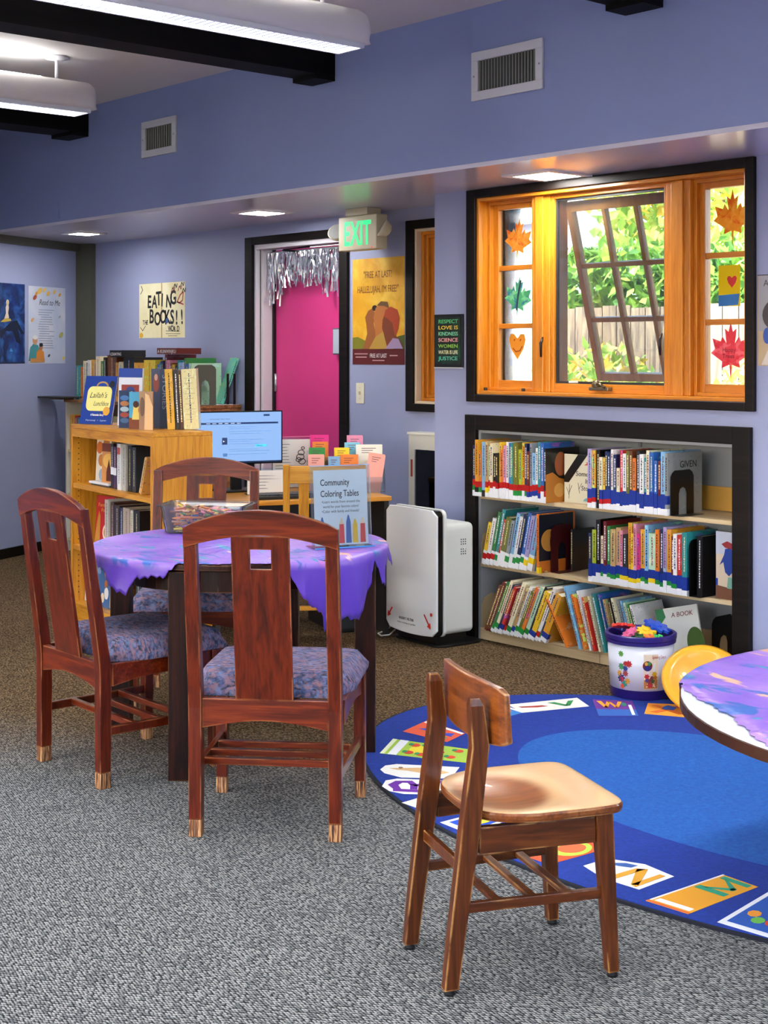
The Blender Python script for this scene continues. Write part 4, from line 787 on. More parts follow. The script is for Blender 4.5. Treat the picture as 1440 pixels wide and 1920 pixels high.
# ================================================================== ROUND TABLE WITH PAINTED PLASTIC COVER
TCX, TCY, TZ, TR = -4.539, 3.241, .765, .560
t = thing('round_table', 'dark wooden round table under the painted purple cover, chairs around it', 'table', (TCX, TCY, 0))
bm = bmesh.new(); lathe(bm, [(TR-.02, TZ-.030), (TR, TZ-.024), (TR, TZ-.007), (TR-.005, TZ-.003)], 64); obj('tabletop', bm, DKCHERRY, t)
bm = bmesh.new(); n = 48
for i in range(n):
    a, b_ = 2*PI*i/n, 2*PI*(i+1)/n
    prism(bm, [(.47*math.cos(a), .47*math.sin(a)), (.47*math.cos(b_), .47*math.sin(b_)), (.45*math.cos(b_), .45*math.sin(b_)), (.45*math.cos(a), .45*math.sin(a))], TZ-.115, TZ-.031, 'xy')
obj('apron', bm, DKCHERRY, t)
for k in range(4):
    a = math.radians(-59.5+90*k); r = .512; M_ = Matrix.Translation((r*math.cos(a), r*math.sin(a), 0)) @ Matrix.Rotation(math.radians(-42), 4, 'Z'); bm = bmesh.new()
    box(bm, -.039, .039, -.039, .039, 0, TZ-.031, mat=M_); obj('leg', bm, DKCHERRY, t, .003)
def paintcloth():
    m, n, l, b = nt('painted_purple_plastic'); tc = n.new('ShaderNodeTexCoord'); out = None
    def layer(prev, col, w, sc, st_, th, soft):
        mp = n.new('ShaderNodeMapping'); mp.inputs['Scale'].default_value = st_; mp.inputs['Rotation'].default_value = (0, 0, w*1.7); l.new(tc.outputs['Object'], mp.inputs[0])
        q = n.new('ShaderNodeTexNoise'); q.noise_dimensions = '4D'; q.inputs['W'].default_value = w*5.1; q.inputs['Scale'].default_value = sc; q.inputs['Detail'].default_value = 5; q.inputs['Distortion'].default_value = 1; l.new(mp.outputs[0], q.inputs['Vector'])
        a = n.new('ShaderNodeMapRange'); a.inputs['From Min'].default_value = th-soft; a.inputs['From Max'].default_value = th+soft; l.new(q.outputs[0], a.inputs['Value'])
        # paint only where hands reach: on the upward-facing top
        x = n.new('ShaderNodeMix'); x.data_type = 'RGBA'; l.new(a.outputs[0], x.inputs[0])
        if isinstance(prev, str): x.inputs[6].default_value = lin(prev)
        else: l.new(prev, x.inputs[6])
        x.inputs[7].default_value = lin(col); return x.outputs[2]
    out = layer('#7a54be', '#9c78cc', .3, 3, (1, 1, 1), .50, .12)
    out = layer(out, '#c06ab4', 1.1, 4, (1, 1.8, 1), .64, .05); out = layer(out, '#2f62b4', 2.3, 5, (1, 2.6, 1), .60, .02)
    out = layer(out, '#2a8ab0', 3.2, 5, (1, 2.2, 1), .63, .02); out = layer(out, '#e0b090', 4.7, 5, (1, 2, 1), .65, .02); out = layer(out, '#d894d0', 5.9, 9, (1, 3, 1), .70, .05)
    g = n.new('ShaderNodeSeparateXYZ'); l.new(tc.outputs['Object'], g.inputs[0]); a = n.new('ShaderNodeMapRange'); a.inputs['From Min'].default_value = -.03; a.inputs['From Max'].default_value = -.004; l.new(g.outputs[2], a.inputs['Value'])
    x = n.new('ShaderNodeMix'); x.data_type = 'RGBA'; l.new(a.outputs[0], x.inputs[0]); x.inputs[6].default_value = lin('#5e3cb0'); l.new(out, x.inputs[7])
    l.new(x.outputs[2], b.inputs['Base Color']); b.inputs['Roughness'].default_value = .38
    q = n.new('ShaderNodeTexNoise'); q.inputs['Scale'].default_value = 14; q.inputs['Detail'].default_value = 5; l.new(tc.outputs['Object'], q.inputs['Vector'])
    bp = n.new('ShaderNodeBump'); bp.inputs['Strength'].default_value = .35; bp.inputs['Distance'].default_value = .008; l.new(q.outputs[0], bp.inputs['Height']); l.new(bp.outputs[0], b.inputs['Normal']); return m
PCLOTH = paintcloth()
def interp(tab, a):
    tab = sorted(tab); 
    for (a0, v0), (a1, v1) in zip(tab, tab[1:]):
        if a0 <= a <= a1: return v0+(v1-v0)*(a-a0)/(a1-a0)
    return tab[0][1]
def cover(name, label, cx, cy, z, R, drops, seed, edge0=None):
    """round sheet on a table: drops = [(azimuth deg, hang length m)], negative = torn back inside the rim"""
    random.seed(seed); bm = bmesh.new(); n = 300; m_ = 16; prev = None; rows = []
    ctr = bm.verts.new((0, 0, 0)); ph = [random.random()*6 for _ in range(6)]
    for i in range(n):
        deg = -180+360*i/n; a = math.radians(deg); L = interp(drops, deg)+.006*math.sin(deg*1.9+ph[0])+.004*math.sin(deg*.7+ph[1]); wr = math.sin(deg*.31+ph[2])*.5+math.sin(deg*.13+ph[3])*.5; row = []
        for j in range(1, m_+1):
            f = j/m_
            if L <= 0 or f <= .45:
                rr = (R+.003+min(L, 0))*(f if L <= 0 else f/.45); zz = .0015+.0012*math.sin(9*rr*math.cos(a)+3*math.sin(7*a)); row.append((rr*math.cos(a), rr*math.sin(a), zz))
            else:
                g = (f-.45)/.55*L; bend = .012
                out_ = min(g, bend)*.7; dn = max(0, g-bend*.5); rr = R+.004+out_+dn*(.10+.16*wr*min(1, dn/.05)) - (dn*dn*1.0 if L > .15 else 0); ta = a+.10*dn*math.sin(deg*.21+ph[4])
                row.append((rr*math.cos(ta), rr*math.sin(ta), -dn+.001))
        rows.append([bm.verts.new(p) for p in row])
    for i in range(n):
        A, B = rows[i], rows[(i+1) % n]; bm.faces.new((ctr, A[0], B[0]))
        for j in range(m_-1): bm.faces.new((A[j], A[j+1], B[j+1], B[j]))
    o = obj(name, bm, PCLOTH, None, smooth=True); o.location = (cx, cy, z); sol = o.modifiers.new('s', 'SOLIDIFY'); sol.thickness = .0008; sol.offset = 1
    tag(o, label, 'tablecloth'); return o
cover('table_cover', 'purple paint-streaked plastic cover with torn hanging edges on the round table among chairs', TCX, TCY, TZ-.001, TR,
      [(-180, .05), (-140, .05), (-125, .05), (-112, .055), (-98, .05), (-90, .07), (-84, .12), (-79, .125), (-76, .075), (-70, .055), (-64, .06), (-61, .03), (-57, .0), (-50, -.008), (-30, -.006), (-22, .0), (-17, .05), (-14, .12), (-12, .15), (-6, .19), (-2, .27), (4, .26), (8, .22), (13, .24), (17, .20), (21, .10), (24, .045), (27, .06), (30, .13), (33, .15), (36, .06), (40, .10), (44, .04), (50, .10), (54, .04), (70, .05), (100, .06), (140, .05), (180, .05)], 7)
# second table at the right
T2X, T2Y, T2Z, T2R = -1.795, 3.768, .56, .838
t = thing('low_round_table', 'low round table entering at the right edge over the rug', 'table', (T2X, T2Y, 0))
bm = bmesh.new(); lathe(bm, [(T2R-.004, T2Z-.040), (T2R, T2Z-.037), (T2R, T2Z-.007), (T2R-.003, T2Z-.004)], 72); obj('tabletop', bm, [M('#cfd3da', .4)], t)
bm = bmesh.new(); lathe(bm, [(T2R+.0005, T2Z-.040), (T2R+.004, T2Z-.038), (T2R+.004, T2Z-.010), (T2R+.0005, T2Z-.008)], 72, cap=False); obj('edge_band', bm, M('#3a1c10', .4), t)
for k in range(4):
    a = math.radians(20+90*k); bm = bmesh.new(); tube(bm, [(.5*math.cos(a), .5*math.sin(a), .0115), (.5*math.cos(a), .5*math.sin(a), T2Z-.041)], .02, 12); obj('leg', bm, GREYM, t)
cover('table_cover', 'purple plastic cover with pink paint streaks, torn at the rim of the low right-hand table', T2X, T2Y, T2Z-.002, T2R,
      [(-180, .07), (-172, .05), (-165, .012), (-160, .04), (-154, .07), (-151, .02), (-149, .0), (-146, -.008), (-140, -.03), (-132, -.065), (-122, -.085), (-113, -.06), (-105, -.02), (-100, -.004), (-97, .01), (-94, .09), (-90, .10), (0, .1), (120, .05), (160, .05), (180, .07)], 9)
# ================================================================== ON THE ROUND TABLE
# clear bin with crayons
bo = (-4.835, 3.2585); bu = Vector((.769, .64, 0)); bv = Vector((-.64, .769, 0)); bz = TZ+.004; byaw = math.atan2(.64, .769)
bcx = bo[0]+bv.x*.10; bcy = bo[1]+bv.y*.10
t = thing('plastic_bin', 'clear plastic bin full of crayons on the purple table cover', 'bin', (bcx, bcy, bz), byaw)
def rr3(hx, hy, r, z): return [(x, y, z) for x, y in rrect(-hx, hx, -hy, hy, r, 4)]
bm = bmesh.new(); sweep(bm, [rr3(.150, .088, .02, 0.0), rr3(.156, .094, .022, .004), rr3(.172, .108, .024, .108), rr3(.184, .120, .026, .110), rr3(.184, .120, .026, .116), rr3(.171, .107, .024, .116), rr3(.169, .105, .023, .104), rr3(.153, .091, .021, .006), rr3(.146, .084, .02, .0035)])
obj('bin_walls', bm, BINPL, t, smooth=False)
CRC = {'red': '#c8382e', 'orange': '#e08a3a', 'yellow': '#e6c84a', 'green': '#5a9a5a', 'blue': '#4a6aaa', 'purple': '#8a5a9a', 'pink': '#dc90a0', 'brown': '#8a5a3c', 'peach': '#e8b890', 'maroon': '#7a3038'}
proto = {}
for cn, cc in CRC.items():
    bm = bmesh.new(); M_ = M(cc, .5)
    sweep(bm, [[(r*math.cos(2*PI*j/7), r*math.sin(2*PI*j/7), z) for j in range(7)] for r, z in ((.0040, -.044), (.0044, -.042), (.0044, .034), (.0038, .035), (.0016, .045))])
    me = bpy.data.meshes.new('crayon'); bm.to_mesh(me); bm.free(); me.materials.append(M_); proto[cn] = me
random.seed(21); names = list(CRC)
for i in range(280):
    lay = i/280; cn = random.choice(names) if random.random() < .6 else random.choice(('peach', 'pink', 'orange', 'brown', 'yellow'))
    z = .008+.080*lay; hx = .145+.012*lay-.045; hy = .084+.012*lay-.03
    a = random.uniform(0, PI); lx, ly = random.uniform(-hx, hx), random.uniform(-hy, hy)
    if abs(math.sin(a)) > .6: ly *= .6
    z += .012*math.exp(-((lx+.06)**2+ly**2)/.006)*lay
    o = bpy.data.objects.new('crayon', proto[cn]); COL.objects.link(o)
    p = Matrix.Translation((bcx, bcy, bz)) @ Matrix.Rotation(byaw, 4, 'Z') @ Matrix.Translation((lx, ly, z)) @ Matrix.Rotation(a, 4, 'Z') @ Matrix.Rotation(PI/2+random.uniform(-.22, .22)*(.3+lay), 4, 'Y')
    o.matrix_world = p; tag(o, f'{cn} wax crayon loose among others in the clear bin', 'crayon', f'{cn} crayons in the clear bin')
# acrylic sign holder
syaw = math.atan2(.951, .308)
t = thing('table_sign', 'white printed sign in a clear stand-up holder on the purple table', 'sign', (-4.172, 3.45, TZ+.004), syaw)
M_ = Matrix.Rotation(math.radians(-6), 4, 'X'); hd = bpy.data.objects.new('sign_panel', None)
lean = -math.radians(5)
pan = bx('holder_front', -.121, .121, -.004, -.002, .004, .305, ACRYL, t); pan.rotation_euler.x = lean
sheet = bx('paper', -.108, .108, -.0015, -.0005, .008, .290, M('#f2f6fb', .5), t); sheet.rotation_euler.x = lean
bk = bx('holder_back', -.121, .121, 0.0, .002, .004, .305, ACRYL, t); bk.rotation_euler.x = lean
bx('holder_base', -.121, .121, -.03, .07, 0, .003, ACRYL, t, .001); bx('blue_base_edge', -.121, .121, -.034, -.0302, 0, .004, M('#3f8fd0', .3), t); 
b2 = bx('blue_top_edge', -.121, .121, -.006, .003, .3055, .308, M('#4f9ad8', .3), t); b2.rotation_euler.x = lean
SI = M('#2c3140', .5)
text('Community', .034, -.082, .232, SI, sheet, off=.0018, bold=.0004, width=.118); text('Coloring Tables', .034, -.082, .190, SI, sheet, off=.0018, bold=.0004, width=.155)
text('•Learn words from around the', .0145, -.078, .166, SI, sheet, off=.0018, width=.155); text('world for your favorite colors!', .0145, -.073, .148, SI, sheet, off=.0018, width=.145); text('•Color with family and friends!', .0145, -.078, .130, SI, sheet, off=.0018, width=.150)
for x, h, c, tip in ((-.078, .10, '#3a68b0', 0), (.0, .095, '#d83a3a', 1), (.028, .105, '#3a68b0', 0), (.055, .09, '#e8c020', 0), (.086, .095, '#d83a3a', 1)):
    z0 = .016 if x > -.05 else -.02
    z0 = .014; flat('pencil_print', [(x-.011, z0), (x+.011, z0), (x+.009, z0+h*.75), (x-.009, z0+h*.75)], M(c, .5), sheet, .0018); flat('pencil_print', [(x-.009, z0+h*.75), (x+.009, z0+h*.75), (x+.002, z0+h), (x-.002, z0+h)], M('#e6cfb0' if tip else c, .5), sheet, .0018)
# yellow paper scrap
bm = bmesh.new(); prism(bm, [(-.02, 0), (.025, -.012), (.03, .004), (.012, .018), (-.008, .03)], 0, .001, 'xy'); o = obj('paper_scrap', bm, M('#ecd98a', .6)); o.location = (-4.42, 3.55, TZ+.006); tag(o, 'torn pale yellow paper scrap on the purple cover beside the table sign', 'paper')
# ================================================================== AIR PURIFIER
t = thing('air_purifier', 'tall white air purifier on a black base on the carpet beside the bookcase', 'air purifier', (-5.487, 4.985, 0), math.radians(-5))
def slab(name, hx, z0, z1, y0, y1, r, m, bow=0, smooth=False, bevel=.004):
    bm = bmesh.new(); prism(bm, rrect(-hx, hx, z0, z1, r, 6), y0, y1); o = obj(name, bm, m, t, bevel); return o
PW = M('#dcdfe0', .3, coat=.3); PB = M('#d3d5d0', .35)
bm = bmesh.new(); n = 12; secs = []
for i in range(n+1):
    u = i/n*2-1; x = .215*u; y = .012*u*u; e = .028*(1-math.sqrt(max(0, 1-((abs(u)-.88)/.12)**2))) if abs(u) > .88 else 0
    b0 = .052-.0+.006*u*u
    secs.append([(x, y, .052+e+.012*u*u), (x, y+.012, .052+e+.012*u*u), (x, y+.012, .705-e-.006*u*u), (x, y, .705-e-.006*u*u)])
sweep(bm, secs); face = obj('front_panel', bm, PW, t, .004)
slab('black_band', .205, .056, .698, .026, .062, .03, M('#0d0e10', .2), bevel=.004); slab('rear_trim', .214, .055, .703, .0625, .080, .035, PB)
slab('body', .190, .060, .625, .0805, .275, .03, PB, bevel=.012)
bm = bmesh.new(); prism(bm, rrect(-.205, .205, .035, .345, .06, 6), 0, .012, 'xy'); obj('base', bm, BLACK, t, .003); bx('neck', -.16, .16, .05, .25, .0125, .0595, BLACK, t)
bm = bmesh.new()
for r0 in (.515, .465):
    for i in range(3):
        for j in range(3): box(bm, .190, .1912, .19+.014*i, .196+.014*i, r0+.012*j, r0+.006+.012*j)
obj('speaker_slots', bm, DKGREY, t); bm = bmesh.new(); prism(bm, ell(.215, .495, .006, .006, 12), .190, .1915, 'yz'); obj('lock_hole', bm, WHITE, t)
RED = M('#c8281e', .4)
for x0, z0, x1, z1, s_ in ((-.15, .165, -.19, .115, 1), (.125, .165, .178, .098, 1.2)):
    bm = bmesh.new(); stroke(bm, [(x0, z0), ((x0+x1*2)/3, (z0+z1*2)/3)], .009, .0); 
    dx, dz = (x1-x0), (z1-z0); L = math.hypot(dx, dz); dx /= L; dz /= L; bxp, bzp = x1-dx*.028, z1-dz*.028
    prism(bm, [(x1, z1), (bxp-dz*.017, bzp+dx*.017), (bxp+dz*.017, bzp-dx*.017)], -.0006, 0); o = obj('arrow_sticker', bm, RED, face); o.location.y = .003
flat('red_sticker', rrect(.172, .188, .165, .181, .003), RED, face, -.004)
text('INSERT FILTER', .017, -.085, .118, SI, face, off=.0005, width=.125, bold=.0004); text('before running air purifier', .011, -.10, .098, M('#4a4e58', .5), face, off=.0005, width=.155)
bm = bmesh.new(); tube(bm, [(-5.70, 5.08, .03), (-5.68, 5.02, .012), (-5.71, 4.99, .006), (-5.77, 5.02, .006), (-5.80, 5.10, .006), (-5.92, 5.27, .006), (-6.02, 5.45, .006), (-6.05, 5.66, .006), (-6.05, 5.71, .05)], .004, 6); tag(obj('power_cord', bm, M('#e0e0de', .4), smooth=True), 'thin white power cord on the carpet left of the air purifier', 'cord')
# ================================================================== TOY BUCKET
t = thing('toy_bucket', 'white toy bucket with purple rim and gear pictures at the back of the rug', 'bucket', (-3.975, 4.98, .0111), math.radians(38))
BW = M('#e2e4ec', .35, coat=.3); BP = M('#2c1c72', .35, coat=.3)
bm = bmesh.new(); lathe(bm, [(.128, 0), (.131, .004), (.133, .040), (.1335, .0405)], 48); obj('bucket_foot', bm, BP, t, smooth=True)
bm = bmesh.new(); lathe(bm, [(.133, .0405), (.144, .232), (.140, .232), (.128, .043)], 48); bw = obj('bucket_wall', bm, BW, t, smooth=True)
bm = bmesh.new(); sweep(bm, [[(r*math.cos(2*PI*j/48), r*math.sin(2*PI*j/48), z) for j in range(48)] for r, z in ((.143, .2325), (.152, .234), (.153, .248), (.149, .250), (.155, .252), (.156, .270), (.150, .274), (.140, .272), (.138, .236), (.10, .2345))]); obj('bucket_lid_ring', bm, BP, t, smooth=False)
def wrapshape(name, pts, m, r=.0, cz=0, par=None, lift=.0006):
    bm = bmesh.new(); vs = []
    for a, z in pts:
        R_ = .133+(z-.0405)/.1915*.011+lift; th_ = a; vs.append(bm.verts.new((R_*math.sin(th_), -R_*math.cos(th_), z)))
    c = bm.verts.new((sum(v.co.x for v in vs)/len(vs), sum(v.co.y for v in vs)/len(vs), sum(v.co.z for v in vs)/len(vs)))
    cc = Vector((c.co.x, c.co.y, 0)).normalized(); R_ = .133+(c.co.z-.0405)/.1915*.011+lift; c.co.x, c.co.y = cc.x*R_, cc.y*R_
    for i in range(len(vs)): bm.faces.new((c, vs[i], vs[(i+1) % len(vs)]))
    return obj(name, bm, m, par or t)
def gearpts(ca, cz, r, k=8):
    out = []
    for i in range(k*4):
        a = 2*PI*i/(k*4); rr = r*(1.0 if i % 4 < 2 else .72); out.append((ca+rr*math.cos(a)/.138, cz+rr*math.sin(a)))
    return out
for a, z, r, c in ((-.62, .195, .014, '#6aa84a'), (-.47, .155, .012, '#c02a2a'), (-.36, .155, .016, '#c02a2a'), (-.62, .14, .016, '#4a9a5a'), (-.48, .133, .013, '#2a3a8a'), (-.48, .112, .014, '#a03a3a'), (-.70, .11, .014, '#e0a030'), (-.64, .09, .02, '#2a2a6a'), (-.62, .085, .012, '#c03030'), (-.42, .08, .014, '#e0a030'), (-.52, .068, .016, '#2a8a7a'), (-.60, .055, .012, '#e0502a')): wrapshape('gear_picture', gearpts(a, z, r), M(c, .4))
wrapshape('picture_panel', [(.10+.46*i/6, .05) for i in range(7)]+[(.56-.46*i/6, .20) for i in range(7)], M('#e9d9c0', .4)); wrapshape('picture_panel', [(.11+.44*i/6, .052) for i in range(7)]+[(.55-.44*i/6, .09) for i in range(7)], M('#b87a3a', .4), lift=.001)
wrapshape('picture_panel', ell(.22, .15, .15, .022, 20), M('#7a1c20', .4), lift=.0012); wrapshape('picture_panel', ell(.22, .140, .11, .012, 16), M('#2a2a7a', .4), lift=.0018); wrapshape('picture_panel', ell(.18, .160, .05, .008, 16), M('#e0a84a', .4), lift=.0018); wrapshape('picture_panel', ell(.27, .160, .05, .009, 16), M('#3a8a4a', .4), lift=.0018)
for a, z, r, c in ((.20, .105, .012, '#b02030'), (.20, .088, .009, '#2a3a8a'), (.28, .085, .014, '#8a2a30'), (.36, .085, .013, '#3a5a3a'), (.36, .10, .009, '#7a2a40'), (.44, .115, .012, '#c8a020'), (.30, .068, .015, '#c03038'), (.46, .10, .012, '#a86a20')): wrapshape('gear_picture', gearpts(a, z, r, 6), M(c, .4), lift=.0022)
o = text('Spinning Gears', .02, 0, 0, M('#b04a3a', .5), t, width=.06); o.location = (.05, -.133, .182); o.rotation_euler = (0, 0, .34)
def gear(x, y, z, r, c, tilt, rot, label, k=9):
    bm = bmesh.new(); prism(bm, [(r*(1 if i % 4 < 2 else .74)*math.cos(2*PI*i/(4*k)), r*(1 if i % 4 < 2 else .74)*math.sin(2*PI*i/(4*k))) for i in range(4*k)], -.006, .006, 'xy'); lathe(bm, [(r*.35, .006), (r*.3, .012), (r*.12, .012)], 12)
    o = obj('toy_gear', bm, M(c, .35, coat=.3), None, .001); o.location = (x, y, z); o.rotation_euler = (tilt[0], tilt[1], rot); tag(o, label, 'toy', 'toy gears in the bucket')
BX, BY, BZ = -3.975, 4.98, .0111
for dx, dy, z, r, c, tl, lb in ((-.075, .0, .286, .047, '#e0301e', (.2, -.3), 'red toy gear topmost at the left of the bucket'), (-.052, -.062, .268, .032, '#e86a9a', (.5, .4), 'pink toy gear at the front left of the bucket'), (-.005, -.055, .255, .036, '#1c5a3a', (.1, .1), 'dark green toy gear in the middle of the bucket'), (.022, -.03, .272, .040, '#f0c020', (.3, .1), 'yellow toy gear in the middle of the bucket'), (.072, .02, .285, .054, '#1a48c0', (.35, .15), 'large blue toy gear at the right of the bucket'), (.042, -.078, .254, .030, '#f08030', (.2, .2), 'orange toy gear at the front of the bucket'), (.080, -.06, .252, .030, '#3ac060', (.1, .3), 'bright green toy gear at the front right of the bucket'), (-.065, .05, .262, .042, '#24389a', (-.2, -.2), 'dark blue toy gear behind the red one in the bucket'), (.0, .07, .258, .045, '#3a4ad0', (0, .1), 'blue toy gear at the back of the bucket')):
    u_ = Vector((math.cos(math.radians(41)), math.sin(math.radians(41)), 0)); v_ = Vector((-u_.y, u_.x, 0)); gear(BX+dx*u_.x+dy*v_.x, BY+dx*u_.y+dy*v_.y, BZ+z+.008, r*1.12, c, tl, dx*20, lb)
# yellow dish leaning on the bookcase
t = thing('yellow_plastic_dish', 'round yellow plastic dish tilted up behind the toy bucket at the right', 'dish', (-3.637, 4.975, .122), math.radians(40), None, math.radians(43))
bm = bmesh.new(); lathe(bm, [(.02, -.008), (.115, -.010), (.135, .010), (.160, .016), (.172, .010), (.176, .016), (.162, .024), (.132, .018), (.110, .0), (.02, .002)], 48); obj('dish', bm, M('#e8a81c', .35, coat=.3), t, smooth=True)
# ================================================================== GOLDEN BOOKCASE
t = thing('oak_bookcase', 'waist-high golden oak bookcase with books on top and adjustable-shelf peg holes', 'bookcase', (-6.157, 3.859, 0), math.atan2(-.135, .99))
# local x runs from 0 (near right end) to -1.10, y 0..0.335 back
BWD, BDP, BHT = 1.10, .335, 1.10
for x0, x1 in ((-.022, 0), (-BWD, -BWD+.022)): bx('side_panel', x0, x1, 0, BDP, 0, BHT-.0225, OAK, t, .001)
bx('top', -BWD, 0, 0, BDP, BHT-.022, BHT, OAKH, t, .002); bx('back_panel', -BWD+.022, -.022, BDP-.008, BDP, .02, BHT-.0225, M('#9a6a2a', .5), t)
bx('top_rail', -BWD+.0222, -.0222, .001, .019, BHT-.068, BHT-.0225, OAKH, t); bx('kick_board', -BWD+.0222, -.0222, .02, .038, 0, .0825, OAKH, t)
for z in (.770, .425): bx('shelf', -BWD+.0225, -.0225, .006, BDP-.009, z-.026, z, OAKH, t, .001)
bx('bottom_shelf', -BWD+.0225, -.0225, .003, BDP-.009, .083, .105, OAKH, t, .001)
bm = bmesh.new()
for i in range(30): box(bm, -BWD+.022, -BWD+.0228, .035, .041, .15+.03*i, .156+.03*i)
obj('peg_holes', bm, BLACK, t)
BCM = Matrix.Translation((-6.157, 3.859, 0)) @ Matrix.Rotation(math.atan2(-.135, .99), 4, 'Z'); BYAW = math.atan2(-.135, .99)
def onbc(x, y, z): v = BCM @ Vector((x, y, z)); return (v.x, v.y, v.z)
def bcbook(x, y, z, thk, h, d, c, label, rz=0, ry=0, rx=0, group=None, tapes=()): return book(onbc(x, y, z), thk, h, d, c, label, group, BYAW+rz, ry, rx, tapes)
def faceout(name, x, y, z, w, h, c, label, rz=0, rx=0, ry=0, thk=.012, base=onbc, yaw0=None):
    k = thing(name, label, 'book', base(x, y, z), (BYAW if yaw0 is None else yaw0)+rz, None, rx, ry)
    bx('cover', 0, w, 0, .002, 0, h, M(c, .3, coat=.3), k); bx('pages', .002, w-.003, .0022, thk-.002, .003, h-.003, PAGES, k); bx('back_cover', 0, w, thk-.0018, thk, 0, h, M(c, .3), k); return k
# on top
k = faceout('picture_book', -1.085, .045, BHT+.0015, .235, .275, '#1b3d94', 'blue picture book with a cream lunch-bag shape, propped on top of the oak bookcase', math.radians(25), math.radians(-12))
flat('cover_art', rrect(.03, .212, .075, .215, .035), M('#ece38c', .4), k); flat('cover_art', ell(.205, .228, .020, .020), M('#22252c', .4), k, .002); flat('cover_art', ell(.19, .075, .025, .025), M('#d8a040', .3), k, .002)
bm = bmesh.new(); stroke(bm, [(.135+.04*math.cos(PI-PI*i/8), .215+.025*math.sin(PI*i/8)) for i in range(9)], .009, .001); obj('cover_art', bm, M('#caa050', .4), k)
text("Lailah's", .045, .048, .150, INK, k, shear=.35, width=.13); text('Lunchbox', .038, .085, .105, INK, k, shear=.35, width=.115); text('A Ramadan Story', .016, .075, .048, WHITE, k, bold=.0005, width=.10); text('Farooqi  •  Lyon', .012, .045, .018, WHITE, k, width=.15)
k = faceout('picture_book', -.79, .15, BHT+.0015, .155, .315, '#d9dce6', 'tall white picture book with a blue top band, behind the small board books', math.radians(32), math.radians(-3))
flat('cover_art', [(0, .265), (.155, .265), (.155, .315), (0, .315)], M('#23459c', .4), k); flat('cover_art', [(.02, .13), (.135, .13), (.135, .225), (.02, .225)], M('#8e2f24', .4), k); flat('cover_art', ell(.08, .19, .03, .025), M('#2a3a7a', .4), k, .002); flat('cover_art', ell(.08, .15, .04, .02), M('#c89a70', .4), k, .002); flat('cover_art', [(.01, .02), (.145, .02), (.145, .05), (.01, .05)], M('#2a54a8', .4), k)
k = faceout('board_book', -.535, .05, BHT+.0015, .078, .20, '#2a3a5c', 'small dark board book with patchwork figures on the oak bookcase top', math.radians(28), 0, thk=.022)
for zz, cc in ((.16, '#4a7ab0'), (.13, '#b87a4a'), (.10, '#a8c0c8'), (.07, '#a84a3a'), (.04, '#4a6a90')): flat('cover_art', ell(.039, zz, .030, .014, 12), M(cc, .4), k)
k = faceout('board_book', -.40, .05, BHT+.0015, .095, .195, '#4fa4c8', 'small turquoise and brown board book standing open on the oak bookcase top', math.radians(30), 0, thk=.01)
flat('cover_art', [(0, 0), (.095, 0), (.095, .05), (0, .06)], M('#7a3f20', .4), k); flat('cover_art', [(.02, .05), (.08, .05), (.07, .12), (.03, .12)], M('#ead06a', .4), k, .0014); flat('cover_art', ell(.045, .13, .018, .018), M('#4a2414', .4), k, .002); flat('cover_art', ell(.075, .10, .014, .02), M('#b84a2a', .4), k, .002)
k = faceout('picture_book', -.295, .06, BHT+.0015, .078, .20, '#8a5a34', 'brown and tan picture book turned slightly, between the board books and a dark picture book', math.radians(42), 0, thk=.01)
flat('cover_art', [(.03, 0), (.078, 0), (.078, .12), (.055, .18), (.035, .19)], M('#d8ae7c', .4), k); flat('cover_art', ell(.018, .12, .012, .05), M('#5a3420', .4), k, .002)
k = faceout('picture_book', -.43, .19, BHT+.0015, .135, .315, '#4a5266', 'large grey-blue picture book with faded letters and a red figure, behind the board books', math.radians(22), 0)
flat('cover_art', [(.062, 0), (.135, 0), (.135, .315), (.062, .315)], M('#3a4458', .4), k, .0004); flat('cover_art', ell(.036, .24, .022, .05, 14), M('#8e4a3c', .4), k, .001); flat('cover_art', ell(.036, .27, .012, .018, 10), M('#caa08a', .4), k, .002)
text('STORIES', .05, .082, .285, M('#9098a8', .5), k, rot=-PI/2, width=None, off=.002)
for q, (x, y, w, c, lb, hh) in enumerate(((-6.351, 4.075, .040, '#d8a424', 'yellow-spined picture book on the oak bookcase top', .315), (-6.329, 4.115, .020, '#17100e', 'black-spined picture book on the oak bookcase top', .312), (-6.317, 4.132, .018, '#4a1c12', 'thin dark red-brown picture book on the oak bookcase top', .308), (-6.306, 4.147, .078, '#ddd29a', 'thick cream book with faint printed lines at the right end of the oak bookcase top', .315))):
    k = book((x, y, BHT+.001), w-.001, hh, .11, c, lb, None, math.radians(50), math.radians(-3))
for i in range(9): flat('spine_print', [(.012, .05+.027*i), (.05+.008*(i % 3), .05+.027*i), (.05+.008*(i % 3), .053+.027*i), (.012, .053+.027*i)], M('#b8ae7a', .5), k)
# first shelf
sz = .7712
k = faceout('picture_book', -.985, .10, sz, .135, .262, '#e8dcc8', 'face-out book of orange and white animals on the oak bookcase upper shelf', math.radians(14), math.radians(-3))
for a_, b_, c_ in ((.03, .2, '#d8742a'), (.09, .22, '#b8702a'), (.05, .13, '#c88038'), (.1, .12, '#e8b060'), (.06, .05, '#9ab0c8')): flat('cover_art', ell(a_, b_, .03, .035, 10), M(c_, .4), k)
k = faceout('picture_book', -.80, .06, sz, .115, .235, '#d8924a', 'face-out book with an orange arch and temple shape on the oak bookcase upper shelf', math.radians(14), math.radians(-2)); flat('cover_art', [(0, .19), (.115, .19), (.115, .235), (0, .235)], M('#7a3a24', .4), k); flat('cover_art', ell(.06, .14, .05, .04), M('#ecb85a', .4), k, .0014); flat('cover_art', [(.045, .03), (.085, .03), (.085, .08), (.065, .15), (.045, .08)], M('#5a2a18', .4), k, .002)
